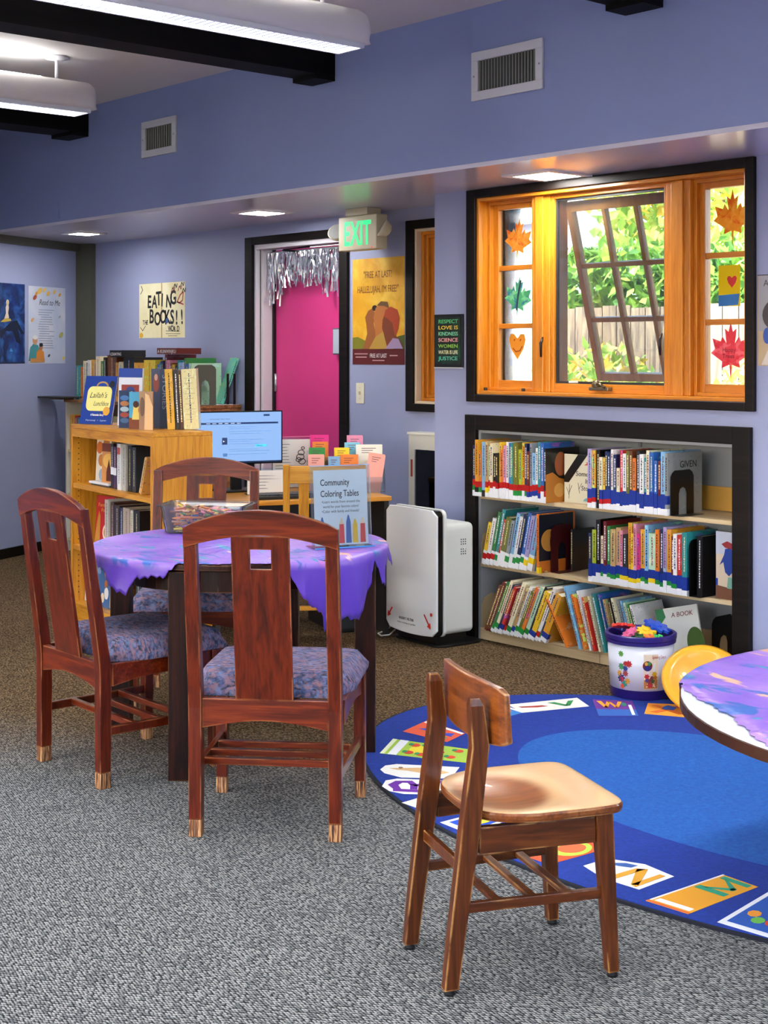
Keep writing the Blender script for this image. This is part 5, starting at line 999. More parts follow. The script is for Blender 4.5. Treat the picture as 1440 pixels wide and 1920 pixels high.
for i, (x, w, h, c, lb) in enumerate(((-.655, .034, .24, '#241a18', 'black-spined book with white label on the oak bookcase upper shelf'), (-.618, .034, .225, '#4a2a5a', 'dark purple-spined book on the oak bookcase upper shelf'), (-.581, .03, .25, '#141416', 'black hardcover on the oak bookcase upper shelf beside a white-spined one'))): bcbook(x, .055, sz, w, h, .2, c, lb, tapes=((.07, .11, 'w'),) if i != 2 else ())
k = bcbook(-.545, .045, sz, .045, .245, .22, 'white', 'white-spined book with a red block on the oak bookcase upper shelf'); flat('cover_art', [(.004, .19), (.04, .19), (.04, .225), (.004, .225)], M('#c04a3a', .4), k)
bcbook(-.495, .05, sz, .05, .245, .22, '#b8b4a8', 'pale grey book on the oak bookcase upper shelf'); bcbook(-.440, .06, sz, .05, .24, .2, '#101012', 'wide black-spined book on the oak bookcase upper shelf'); bcbook(-.385, .06, sz, .05, .235, .2, '#2a2c30', 'charcoal-spined book on the oak bookcase upper shelf')
bcbook(-.235, .035, sz+.009, .022, .205, .16, '#d8a050', 'tan book leaning at the right end of the oak bookcase upper shelf', ry=math.radians(22)); bcbook(-.275, .05, sz+.007, .015, .20, .16, 'cream', 'cream book leaning behind the tan one on the oak bookcase upper shelf', ry=math.radians(22))
k = thing('picture_book', 'flat stack-bottom book lying on its side at the left of the oak bookcase upper shelf', 'book', onbc(-.92, .05, sz), BYAW); bx('cover', 0, .25, 0, .2, 0, .008, M('#3a3c44', .4), k); k['label'] = 'dark book lying flat on the oak bookcase upper shelf below a white one'
k = thing('picture_book', 'white-edged book lying flat on top of a dark one on the oak bookcase upper shelf', 'book', onbc(-.93, .04, sz+.0085), BYAW+.06); bx('cover', 0, .24, 0, .2, 0, .012, M('#dcdde0', .4), k)
# second shelf
sz = .4262
k = faceout('cook_book', -1.0, .10, sz, .165, .275, '#c01c16', 'red face-out book with a round pastry picture on the oak bookcase middle shelf', math.radians(14), math.radians(-4))
flat('cover_art', ell(.115, .075, .045, .05), M('#ead8c4', .4), k); flat('cover_art', ell(.115, .075, .032, .036), M('#c87a30', .4), k, .002); flat('cover_art', [(.0, .0), (.05, .0), (.045, .16), (.03, .19), (.015, .12)], M('#c88a3a', .4), k); text('Fantastic\n   Foods', .028, .02, .215, M('#e8b04a', .4), k, width=.12)
k = bcbook(-.80, .08, sz, .05, .27, .2, '#c8c4bc', 'grey-white book beside the red face-out one on the oak bookcase middle shelf')
for x, w, h, c, lb in ((-.745, .05, .26, '#4a2a20', 'dark brown book on the oak bookcase middle shelf'), (-.69, .07, .25, '#3a2c26', 'brown-black wide book on the oak bookcase middle shelf'), (-.61, .03, .24, '#28406a', 'navy book on the oak bookcase middle shelf'), (-.575, .09, .245, '#b4a892', 'wide beige book on the oak bookcase middle shelf'), (-.475, .03, .24, '#d8d0bc', 'slim cream book on the oak bookcase middle shelf'), (-.435, .08, .245, '#1c1c1e', 'wide black book on the oak bookcase middle shelf')): bcbook(x, .09, sz, w, h, .2, c, lb)
# bottom shelf
sz = .1062
k = faceout('picture_book', -.91, .065, sz, .20, .255, '#3b6ca4', 'blue face-out book with painted children on the oak bookcase bottom shelf', 0, math.radians(-3))
for a_, b_, c_, r_ in ((.05, .21, '#7a9ac0', .035), (.16, .2, '#d8862a', .04), (.05, .06, '#c83a2a', .022), (.11, .05, '#e8d0b0', .025), (.16, .08, '#e8e0d8', .03), (.15, .13, '#c06a2a', .02)): flat('cover_art', ell(a_, b_, r_, r_*1.1, 12), M(c_, .4), k)
k = faceout('picture_book', -.69, .08, sz, .14, .235, '#aab4dc', 'pale lavender face-out book with a flower on the oak bookcase bottom shelf', 0, math.radians(-3))
for a_, b_, c_, r_ in ((.12, .2, '#e09a3a', .025), (.13, .12, '#e8a83a', .02), (.11, .05, '#d87a5a', .018), (.04, .04, '#e8ecf4', .03)): flat('cover_art', ell(a_, b_, r_, r_*1.1, 12), M(c_, .4), k)
k = faceout('picture_book', -1.07, .07, sz, .13, .26, '#c8c0b8', 'pale face-out book with orange spots at the left of the oak bookcase bottom shelf', 0, math.radians(-3)); flat('cover_art', ell(.05, .13, .03, .06), M('#d8642a', .4), k)
bcbook(-.38, .08, sz, .06, .25, .2, '#3a4a5a', 'slate-blue book on the oak bookcase bottom shelf'); bcbook(-.31, .08, sz, .05, .26, .2, '#20242a', 'black book on the oak bookcase bottom shelf')
# ================================================================== BACK BOOKCASE ALONG THE DOOR WALL
t = thing('wall_bookcase', 'long low wooden bookcase against the back wall behind the oak bookcase', 'bookcase', (0, 0, 0))
LW = wood('brown_shelf_wood', '#6a4424', '#8a5c34', '#a87a4c', .45, 0, .8, coat=.1)
bx('top', -9.80, -7.965, 5.36, 5.70, 1.128, 1.150, LW, t, .002); bx('side_panel', -9.79, -9.77, 5.37, 5.70, 0, 1.1275, M('#cfc8b8', .5), t); bx('side_panel', -7.99, -7.97, 5.37, 5.70, 0, 1.1275, LW, t); bx('side_panel', -8.65, -8.63, 5.37, 5.70, 0, 1.1275, LW, t)
bx('back_panel', -9.769, -7.991, 5.69, 5.70, 0, 1.1275, M('#6a5a44', .6), t)
for z in (.10, .44, .77): bx('shelf', -9.769, -8.651, 5.38, 5.689, z-.02, z, BIRCH, t); bx('shelf', -8.629, -7.991, 5.38, 5.689, z-.02, z, BIRCH, t)
random.seed(31)
def wallrow(words, x0, x1, z, where, group, y=5.42, d=.24):
    ws = [w.split(':') for w in words.split()]; tot = sum(float(w[2]) for w in ws); x = x0
    for i, w in enumerate(ws):
        k = (x1-x0)*float(w[2])/tot; bk = book((x, y+random.uniform(0, .02), z+.0005), k-.001, int(w[1])/1000, d, w[0], f"{w[0]} book, {ORD[i]} from the left {where}", group)
        x += k
wallrow('teal:255:1 orange:245:1 cream:290:1 navy:278:.7 white:296:1 gold:300:1 tan:290:1 cream:325:1.4 green:290:1 black:318:.8 brown:335:3 gold:280:1 cream:285:1.2 black:318:3.4 gold:280:3 yellow:300:3.4', -9.72, -8.63, 1.1505, "in the left row on the wall bookcase's top", 'books at the left on the wall bookcase')
wallrow('blue:270:1 teal:285:1 navy:295:1 maroon:340:1 pink:300:1.4 brown:280:.8 gold:270:1 charcoal:265:1 teal:300:1 sky:285:1.5 green:315:1 blue:275:1.2 mint:280:1.2', -8.60, -8.15, 1.1505, "in the right row on the wall bookcase's top", 'books at the right on the wall bookcase')
k = thing('picture_book', 'wide dark red book with white capital letters lying along the wall bookcase right row', 'book', (-8.56, 5.405, 1.4925)); bx('cover', 0, .25, 0, .20, 0, .042, M('#6a2a22', .4), k); text('A KUNWINJKU', .034, .01, .008, WHITE, k, width=.23)
k = thing('picture_book', 'black book with white capital letters lying on the left row of the wall bookcase', 'book', (-9.20, 5.405, 1.4705)); bx('cover', 0, .17, 0, .20, 0, .05, M('#17181c', .4), k); text('COUNTING', .03, .012, .012, WHITE, k, width=.15)
bookend(-8.125, 5.42, 1.1505, .27, .16, '#0c0c0e', 'black bookend on the wall bookcase beside a turquoise book', True, math.radians(-55))
k = book((-8.045, 5.585, 1.1585), .022, .33, .12, '#6ac8b4', 'turquoise picture book leaning over at the right end of the wall bookcase', None, ry=math.radians(20), rz=math.radians(75)); 
for q, (x, a) in enumerate(((-7.998, -14), (-7.978, -17))):
    o = bx('wire_book_support', x, x+.003, 5.60+.04*q, 5.618+.04*q, 1.1505, 1.36, BLACK); o.rotation_euler = (0, 0, 0); tag(o, ('thin black metal plate just right of the turquoise leaning book', 'thin black metal plate farthest right on the wall bookcase')[q], 'bookend')
wallrow('gold:262:2 red:255:1 teal:245:1.2 blue:250:1.2 green:240:1.2 cream:250:2', -9.765, -9.45, .7705, "on the wall bookcase's upper inner shelf", "books at the left end inside the wall bookcase's upper shelf", 5.385, .25)
wallrow('grey:230:1 maroon:225:1.2 white:235:.8 pink:230:.9 red:228:1.2 maroon:220:1 red:226:1.4', -9.76, -9.48, .4405, "on the wall bookcase's middle inner shelf", "books at the left end inside the wall bookcase's middle shelf", 5.385, .25)
wallrow('navy:230:1 green:225:1.2 white:235:.8 tan:230:.9', -9.76, -9.58, .1005, "on the wall bookcase's lowest inner shelf", "books at the left end inside the wall bookcase's lowest shelf", 5.385, .25)
t = thing('paper_tray', 'dark flat tray jutting out past the left end of the wall bookcase', 'tray', (-9.80, 5.30, 1.151), .15); bx('tray_plate', -.14, .18, -.10, .1, .012, .022, DKGREY, t, .003); bx('tray_foot', -.02, .13, -.05, .06, 0, .012, M('#4a3624', .5), t)
o = bx('paper_sheet', 0, .30, 0, .2, 0, .001, PAPER); o.location = (-8.27, 5.49, 1.1508); o.rotation_euler.z = -.05; tag(o, 'loose white paper on the right end of the wall bookcase above the monitor', 'paper')
# ================================================================== COMPUTER DESK
DYAW = math.atan2(.936, .353); DM = Matrix.Translation((-6.196, 4.82, 0)) @ Matrix.Rotation(DYAW, 4, 'Z')
def ond(x, y, z): v = DM @ Vector((x, y, z)); return (v.x, v.y, v.z)
t = thing('computer_desk', 'light oak computer desk behind the round table, monitor and keyboard on it', 'desk', (-6.196, 4.82, 0), DYAW)
bx('desktop', -.55, .40, -.37, .37, .714, .738, OAKH, t, .003)
for x in (-.548, .372): bx('side_panel', x, x+.026, -.33, .36, 0, .7135, M('#2a2624', .5), t)
bx('modesty_panel', -.5215, .3715, .30, .315, .2, .7135, BLACK, t)
t = thing('computer_tower', 'black computer case in the dark under the desk', 'computer', ond(.22, -.02, 0), DYAW); bx('case', -.10, .10, -.2, .24, 0, .42, BLACK, t, .004); bx('drive_front', -.09, .09, -.204, -.2005, .02, .40, DKGREY, t)
MYAW = math.atan2(.94, .29); 
t = thing('computer_monitor', 'wide black-framed monitor showing a pale blue web page on the desk', 'monitor', (-6.475, 4.60, .7385), MYAW)
bx('bezel', -.262, .262, -.02, .02, .150, .442, M('#08090b', .7, spec=.15), t, .002)
bx('stand_neck', -.03, .03, .0, .02, .012, .1495, BLACK, t); bx('stand_foot', -.12, .12, -.07, .10, 0, .012, BLACK, t, .003)
SCR = bpy.data.materials.new('lit_screen'); SCR.use_nodes = True; _b = SCR.node_tree.nodes['Principled BSDF']; _b.inputs['Base Color'].default_value = (.02, .02, .02, 1); _b.inputs['Emission Color'].default_value = lin('#8fb8f0'); _b.inputs['Emission Strength'].default_value = .38
def scm(c, e=.8): return M(c, .3, emit=e*.42)
scr = bx('screen', -.254, .254, -.0215, -.0202, .158, .436, SCR, t)
def sf(x0, x1, z0, z1, c, e=.8, off=.0218): flat('screen_graphic', [(x0, z0), (x1, z0), (x1, z1), (x0, z1)], scm(c, e), t, off, .0004)
sf(-.254, .235, .371, .381, '#16305e', .5); sf(-.254, .254, .158, .167, '#0f2448', .4); sf(-.09, -.06, .26, .298, '#2a3c6a', .5); sf(.10, .17, .245, .258, '#4ab8d8', .8); sf(.15, .185, .413, .424, '#20406a', .5); sf(-.085, -.06, .195, .212, '#4a78b0', .6)
text('▸', .03, -.085, .268, scm('#e8f0ff'), t, off=.0226)
text('Library catalog   Home   About', .009, -.16, .398, scm('#20406a', .4), t, off=.0222)
for z in (.355, .345, .330, .318, .285, .275, .262, .232, .222, .205): sf(-.05, -.05+random.uniform(.12, .25), z, z+.0022, '#5a86c0', .7)
for i in range(6): sf(-.18+.035*i, -.158+.035*i, .3745, .3775, '#c8dcff', .8, .0223)
text('Request', .009, .115, .248, scm('#0c3450', .3), t, off=.0223)
t = thing('keyboard', 'black computer keyboard near the front edge of the desk', 'keyboard', ond(-.10, -.24, .7385), DYAW)
bx('keyboard_base', -.225, .225, -.075, .075, 0, .018, M('#141518', .4), t, .004); bm = bmesh.new()
for r in range(6):
    for c_ in range(18): box(bm, -.215+.0238*c_, -.215+.0238*c_+.020, -.066+.0225*r, -.066+.0225*r+.018, .018, .0245)
obj('keys', bm, M('#26282c', .4), t)
t = thing('computer_mouse', 'black mouse right of the keyboard on the desk', 'mouse', ond(.20, -.22, .7385), DYAW); bm = bmesh.new(); lathe(bm, [(.030, 0), (.032, .01), (.026, .024), (.012, .031), (.001, .032)], 16); o = obj('mouse_shell', bm, BLACK, t, smooth=True); o.scale = (.9, 1.6, 1)
bm = bmesh.new(); tube(bm, [ond(-.02, -.13, .76), ond(.05, -.02, .80), ond(.15, .0, .81), ond(.20, -.08, .78), ond(.19, -.16, .75)], .003, 6); tag(obj('mouse_cable', bm, BLACK, smooth=True), 'black cable looping up behind the keyboard', 'cable')
def papersign(name, label, x, y, w, h, yaw, art=False):
    k = thing(name, label, 'sign', ond(x, y, .7385), yaw); bx('holder', -w/2-.006, w/2+.006, 0, .002, 0, h+.012, ACRYL, k); bx('paper', -w/2, w/2, -.002, -.0005, .004, h, PAPER, k); bx('holder_foot', -w/2, w/2, .0022, .08, 0, .002, ACRYL, k)
    for i in range(14):
        z = h-.03-i*.017
        if z > .02: flat('print_line', [(-w/2+.015, z), (-w/2+.015+random.uniform(.4, .85)*w*(.55 if art and z > h-.13 else .95), z), (-w/2+.015+.4*w*.9, z+.0035), (-w/2+.015, z+.0035)], M('#8a8a90', .6), k, .0022)
    return k
k = papersign('printed_notice', 'white printed notice with a small black figure drawing right of the monitor', .035, .26, .216, .275, MYAW-.15, True)
bm = bmesh.new()
for cx_, cz_, r_ in ((.055, .20, .018), (.05, .175, .022), (.06, .15, .02), (.04, .16, .015), (.065, .225, .009)):
    p = ell(cx_, cz_, r_, r_*.8, 10); stroke(bm, p+[p[0]], .004, .0024)
obj('drawing', bm, INK, k); bx('pink_edge', -.114, .114, -.001, .002, .2875, .292, M('#e06a9a', .4), k)
k = papersign('printed_sheet_stand', 'second plain printed sheet standing lower behind the keyboard', -.19, -.05, .23, .13, MYAW-.1)
# pamphlet rack
RY = math.atan2(.80, .60)+0
t = thing('pamphlet_rack', 'clear tiered rack of coloured pamphlets at the right end of the desk', 'rack', ond(.26, -.02, .7385), RY)
cols = 4; wd = .105
for tr_, (y, z) in enumerate(((-.09, 0), (-.03, .05), (.03, .10))):
    bx('tier_front', -.21, .21, y-.002, y, z, z+.085, ACRYL, t); bx('tier_floor', -.21, .21, y, y+.055, z, z+.002, ACRYL, t)
for x in (-.212, .21): bm = bmesh.new(); prism(bm, [(-.092, 0), (.09, 0), (.09, .22), (.03, .19), (-.092, .08)], x, x+.002, 'yz'); obj('rack_side', bm, ACRYL, t)
bx('rack_back', -.21, .21, .088, .09, 0, .22, ACRYL, t)
RM = Matrix.Translation(ond(.26, -.02, .7385)) @ Matrix.Rotation(RY, 4, 'Z')
def pamph(x, y, z, w, h, c, cn, where, n=6, lean=-.16, tilt=0):
    v = RM @ Vector((x, y, z)); k = thing('pamphlet_stack', f'{cn} pamphlets {where} of the rack on the desk', 'pamphlets', v, RY, None, lean, tilt)
    m = M(c, .6); bm = bmesh.new()
    for i in range(n): box(bm, random.uniform(-.003, .003), w+random.uniform(-.003, .003), .0035*i, .0035*i+.0028, 0, h+random.uniform(-.004, .004))
    obj('pamphlets', bm, m, k)
    bm = bmesh.new()
    for i in range(3): box(bm, w*.2, w*(.75-.12*i), -.0008, -.0002, h*.9-.012*i, h*.9-.012*i+.003)
    obj('print', bm, M('#5a3038', .6), k)
for a in ((-.205, -.085, .002, .085, .205, '#e8a094', 'salmon pink', 'at the front left'), (-.095, -.085, .002, .06, .195, '#7aa4c8', 'pale blue', 'in the front, second from the left'), (-.03, -.085, .002, .095, .205, '#e07a2a', 'bright orange', 'in the front centre'), (-.20, -.025, .052, .085, .19, '#2a8a3c', 'green', 'in the middle tier at the left'), (-.06, -.025, .052, .08, .19, '#f0c818', 'yellow', 'in the middle tier'), (-.18, .035, .102, .085, .17, '#e8842a', 'amber', 'in the rear tier at the left'), (-.19, .062, .102, .10, .205, '#e01f86', 'magenta', 'at the rear left, tallest'), (.0, .035, .102, .08, .165, '#7ac0d8', 'light blue', 'in the rear tier'), (.015, .062, .102, .085, .20, '#e08aa8', 'pink', 'at the rear right, tallest'), (.06, -.02, .052, .145, .205, '#e6e4d4', 'off-white', 'in the middle tier at the right')): pamph(*a)
pamph(.095, -.085, .002, .09, .22, '#eda090', 'large loose peach', 'leaning at the front right', 4, -.2, .16); 
# oak library chair at the desk
t = thing('oak_library_chair', 'golden oak chair pushed up to the computer desk, mostly hidden by the table sign', 'chair', (-5.66, 4.56, 0), math.atan2(.62, -.785)-PI/2)
for s in (-1, 1):
    bm = bmesh.new(); rectbar(bm, [(s*.185, -.235, 0), (s*.185, -.19, .45), (s*.185, -.245, .955)], [.028, .030, .034], [.035, .045, .028]); obj('rear_post', bm, OAK, t, .003)
    bm = bmesh.new(); rectbar(bm, [(s*.19, .20, 0), (s*.185, .185, .43)], [.03, .036], [.03, .036]); obj('front_leg', bm, OAK, t, .003)
    bm = bmesh.new(); barx(bm, (s*.185, -.19, .40), (s*.185, .17, .40), .06, .02); obj('side_rail', bm, OAKH, t); bm = bmesh.new(); barx(bm, (s*.185, -.205, .20), (s*.187, .18, .20), .025, .018); obj('side_stretcher', bm, OAKH, t)
bm = bmesh.new(); barx(bm, (-.17, -.237, .905), (.17, -.237, .905), .085, .02); obj('crest_rail', bm, OAKH, t, .002); bm = bmesh.new(); rectbar(bm, [(0, -.195, .45), (0, -.235, .865)], .07, .012); obj('back_slat', bm, OAK, t)
for x in (-.10, .10): bm = bmesh.new(); rectbar(bm, [(x, -.195, .45), (x, -.235, .865)], .05, .012); obj('back_slat', bm, OAK, t)
bx('seat', -.205, .205, -.165, .215, .43, .452, OAKH, t, .006); bm = bmesh.new(); barx(bm, (-.175, 0, .21), (.175, 0, .21), .022, .018); obj('stretcher', bm, OAKH, t)
# ================================================================== WALL THINGS
def poster(name, label, loc, rz, w, h, m, th=.0012, cat='poster'):
    t = thing(name, label, cat, loc, rz); bx('sheet', 0, w, -th, 0, 0, h, m, t); return t
YDW = YD-.0008
t = poster('art_poster', 'tall golden poster of three faces looking up with a dark red foot', (-6.836, YDW, 1.43), 0, .482, .65, blobs('golden_poster', '#e0a81a', ['#c89012', '#ecc84a', '#d89a18'], 5, .55, .5, soft=.12))
flat('printed_foot', [(0, 0), (.482, 0), (.482, .095), (0, .095)], M('#5a1416', .5), t); text('"FREE AT LAST!', .060, .105, .530, M('#7a4a10', .5), t, off=.0022, width=.26, sx=.6); text("HALLELUJAH, I'M FREE!\"", .060, .045, .440, M('#7a4a10', .5), t, off=.0022, width=.38)
text('FREE AT LAST', .036, .165, .042, WHITE, t, off=.003, width=.155, sx=1)
for x0, x1, z in ((.02, .145, .062), (.03, .135, .042), (.19, .30, .022), (.35, .42, .052)): flat('printed_line', [(x0, z), (x1, z), (x1, z+.006), (x0, z+.006)], M('#c8a0a0', .5), t, .0022)
SK1, SK2, SK3 = M('#9a5a28', .5), M('#b87034', .5), M('#7a3a1c', .5)
flat('picture', [(0, .095), (.16, .095), (.14, .14), (.05, .17), (0, .165)], M('#7a7a1c', .5), t); flat('picture', [(.38, .095), (.482, .095), (.482, .18), (.42, .17)], M('#4a5a1c', .5), t)
flat('picture', [(.10, .096), (.14, .19), (.13, .25), (.12, .29), (.15, .33), (.19, .345), (.215, .31), (.20, .25), (.22, .19), (.26, .096)], SK1, t, .0014); flat('picture', ell(.21, .345, .025, .018, 10), M('#2a1a14', .5), t, .0016)
flat('picture', [(.17, .096), (.22, .17), (.21, .24), (.20, .29), (.22, .345), (.27, .375), (.33, .375), (.345, .33), (.31, .27), (.29, .2), (.33, .096)], SK2, t, .0022); flat('picture', [(.23, .36), (.27, .385), (.33, .38), (.345, .34), (.30, .355)], M('#6a4a2a', .5), t, .003)
flat('picture', [(.26, .096), (.30, .18), (.28, .22), (.285, .27), (.30, .30), (.34, .30), (.38, .24), (.40, .18), (.46, .13), (.47, .096)], SK3, t, .003); flat('picture', [(.30, .29), (.31, .33), (.36, .35), (.42, .33), (.44, .28), (.43, .22), (.40, .17), (.39, .20), (.375, .25), (.33, .28)], M('#a8401c', .5), t, .0038)
flat('picture', [(.16, .096), (.22, .17), (.29, .20), (.33, .096)], M('#b8923c', .5), t, .0036); flat('picture', [(.31, .096), (.38, .16), (.43, .155), (.47, .096)], M('#a08ab0', .5), t, .0044)
t = poster('lettered_poster', 'square cream open-book poster with large black hand lettering on the back wall', (-9.335, YDW, 1.612), 0, .62, .405, blobs('cream_book_print', '#e6deb4', ['#d8cc98', '#efe8c8'], 4, .55, .6, soft=.15))
flat('fold', [(.305, .0), (.318, .0), (.318, .405), (.305, .405)], M('#b89860', .6), t)
def hand(s, size, x, z, par, w, seed, amp=.06, bold=.0035, sh=0):
    random.seed(seed); n = len(s); 
    for i, ch in enumerate(s):
        if ch != ' ': text(ch, size*(1+random.uniform(-amp, amp)), x+w*i/n, z+random.uniform(-1, 1)*size*.08, INK, par, off=.002, rot=random.uniform(-.15, .12), bold=bold, shear=sh, sx=.8)
hand('EATING', .135, .115, .235, t, .375, 4); hand('BOOKS!!', .140, .140, .105, t, .50, 6); hand('THE', .05, .05, .10, t, .08, 3, bold=.001); hand('WORD', .055, .40, .045, t, .15, 5, bold=.001)
for i, (x, z) in enumerate(((.49, .375), (.55, .36), (.58, .385), (.46, .35), (.60, .34))):
    bm = bmesh.new(); stroke(bm, [(x-.02, z-.02), (x, z+.015), (x+.02, z-.01), (x+.03, z+.015)], .007, .002); obj('doodle', bm, M('#8e2a3a' if i % 2 else '#2a2a34', .5), t)
bm = bmesh.new(); p = [(.52, .26), (.56, .31), (.60, .33), (.59, .27), (.55, .25), (.52, .26), (.60, .24)]; stroke(bm, p, .010, .0022); obj('doodle', bm, M('#b84a3a', .5), t)
bm = bmesh.new(); stroke(bm, [(.02, .08), (.05, .055), (.09, .09)], .005, .002); stroke(bm, [(.02, .33), (.05, .36), (.03, .39)], .005, .002); stroke(bm, [(.37, .05), (.55, .045)], .003, .002); stroke(bm, [(.37, .03), (.56, .028)], .003, .002); stroke(bm, [(.40, .015), (.52, .014)], .003, .002); obj('doodle', bm, INK, t); flat('doodle', ell(.03, .02, .025, .02), M('#e0b030', .5), t); flat('doodle', ell(.385, .125, .018, .02), M('#3a5aa0', .5), t, .003)
t = thing('light_switch', 'cream light switch plate on the back wall right of the pink door', 'switch', (-6.762, YDW, 1.188)); bx('plate', -.038, .038, -.005, 0, 0, .127, M('#e4dfc8', .35), t, .002); bx('toggle', -.005, .005, -.016, -.005, .055, .075, M('#d0cab0', .35), t)
bm = bmesh.new(); 
for z in (.03, .097): box(bm, -.002, .002, -.0058, -.005, z-.002, z+.002)
obj('plate_screws', bm, GREYM, t)
# small black and green framed print on the pillar
t = thing('framed_print', 'small black framed green print with coloured words on the wall left of the big window', 'picture', (-5.664, YW-.001, 1.424)); 
bx('print_frame', 0, .219, -.012, 0, 0, .284, BLACK, t, .002); bx('frame_lip', 0, .219, -.013, 0, -.006, -.0002, M('#c8ccd0', .4), t)
flat('print', [(.014, .018), (.205, .018), (.205, .268), (.014, .268)], blobs('green_print', '#0c2a1a', ['#14452a', '#0a1c14'], 12, .55, .5), t, .0122)
for i, (s, c) in enumerate((('RESPECT', '#5ac07a'), ('LOVE IS', '#e8c040'), ('KINDNESS', '#7ad0a0'), ('SCIENCE', '#e8a0a0'), ('WOMEN', '#8ac04a'), ('WATER IS LIFE', '#e0e0b0'), ('JUSTICE', '#5ac0a0'))): text(s, .028, .110, .236-.033*i, M(c, .5), t, off=.0132, align='CENTER', width=.15, bold=.0004)
# poster at far right (partly out of view)
t = poster('portrait_poster', 'grey and tan portrait poster cut off by the right edge of the photo', (-3.622, YW-.0008, 1.445), 0, .36, .395, M('#c8b08a', .5)); flat('picture', [(.004, .15), (.356, .15), (.356, .391), (.004, .391)], M('#a8a8ac', .5), t); text('A DREAM', .04, .03, .345, M('#4a4a4e', .5), t, off=.002)
flat('picture', ell(.10, .22, .075, .07), M('#4a4644', .5), t, .0022); flat('picture', ell(.10, .14, .055, .06), M('#8a5a38', .5), t, .003); flat('picture', [(.02, .004), (.2, .004), (.16, .08), (.06, .08)], M('#d8d0c0', .5), t, .0036); flat('picture', ell(.05, .13, .02, .035), M('#3a5aa8', .5), t, .0042)
bx('border', 0, .36, -.003, -.0022, .3915, .395, BLACK, t)
# left wall posters
LYAW = math.atan2(.8928, -.4505)
def onlw(s, z, d=.0008): return (AX+LD.x*s+LN.x*d, AY+LD.y*s+LN.y*d, z)
t = poster('night_poster', 'dark blue poster of a small figure seated on a rock, at the left edge', onlw(-.17, 1.422), LYAW, .465, .59, blobs('night_blue_print', '#0c2560', ['#1a3f8c', '#0a1840', '#2f68b0'], 6, .56, .45, soft=.1))
flat('picture', [(.14, .23), (.22, .26), (.30, .31), (.37, .32), (.41, .27), (.46, .22), (.42, .22), (.38, .26), (.42, .14), (.36, .16), (.32, .24), (.24, .24), (.18, .18)], M('#081634', .5), t); flat('picture', [(.17, .305), (.23, .335), (.29, .33), (.30, .315), (.22, .305)], M('#c8a83a', .5), t, .002)
flat('picture', [(.215, .33), (.235, .37), (.23, .41), (.245, .44), (.262, .44), (.268, .41), (.26, .37), (.272, .335)], M('#d8c8b4', .5), t, .003); flat('picture', ell(.252, .448, .018, .022, 12), M('#c8b48c', .5), t, .004); flat('picture', [(.28, .09), (.32, .09), (.295, .115)], M('#4a90d0', .5), t, .002); bx('border', 0, .465, -.002, -.0013, 0, .012, M('#1c2c50', .5), t)
t = poster('reading_poster', 'pale poster of an elder and child reading with small grey verse lines', onlw(.340, 1.420), LYAW, .475, .585, blobs('pale_print', '#c9cfe0', ['#dcdde4', '#b9c4dc'], 4, .55, .5, soft=.15))
text('Read to Me', .062, .13, .445, M('#3a3e50', .5), t, off=.002, shear=.3, width=.27)
random.seed(8)
for i in range(17):
    z = .405-.018*i; x0 = .13+random.uniform(-.01, .03); x1 = x0+random.uniform(.12, .2); flat('verse_line', [(x0, z), (x1, z), (x1, z+.005), (x0, z+.005)], M('#8a90a8', .5), t)
for x, z, r, c in ((.14, .55, .035, '#e8c060'), (.20, .56, .025, '#eccc6a'), (.25, .535, .025, '#e8b84a'), (.33, .55, .022, '#ecc468'), (.40, .53, .02, '#d8a050'), (.08, .50, .028, '#a84a2a'), (.10, .53, .02, '#d89a3a'), (.05, .33, .022, '#d8a068'), (.42, .22, .03, '#b8b860'), (.40, .36, .014, '#a8a0a0'), (.45, .04, .02, '#e8d060'), (.26, .06, .016, '#2a3450')): flat('picture', ell(x, z, r, r*.6, 10, rot=.6), M(c, .5), t, .0016)
flat('picture', [(.0, .02), (.02, .12), (.06, .15), (.12, .14), (.15, .08), (.13, .02)], M('#3f8c94', .5), t, .002); flat('picture', [(.09, .02), (.10, .09), (.14, .115), (.19, .09), (.20, .02)], M('#d88838', .5), t, .003); flat('picture', ell(.08, .175, .03, .033), M('#c8946a', .5), t, .003); flat('picture', ell(.08, .198, .03, .016), M('#e0e0e0', .5), t, .0036); flat('picture', ell(.155, .125, .022, .024), M('#b87a50', .5), t, .0036); flat('picture', ell(.155, .142, .024, .014), M('#20222a', .5), t, .0042); flat('picture', [(.02, .01), (.2, .01), (.2, .04), (.02, .04)], M('#c88a4a', .5), t, .0042)
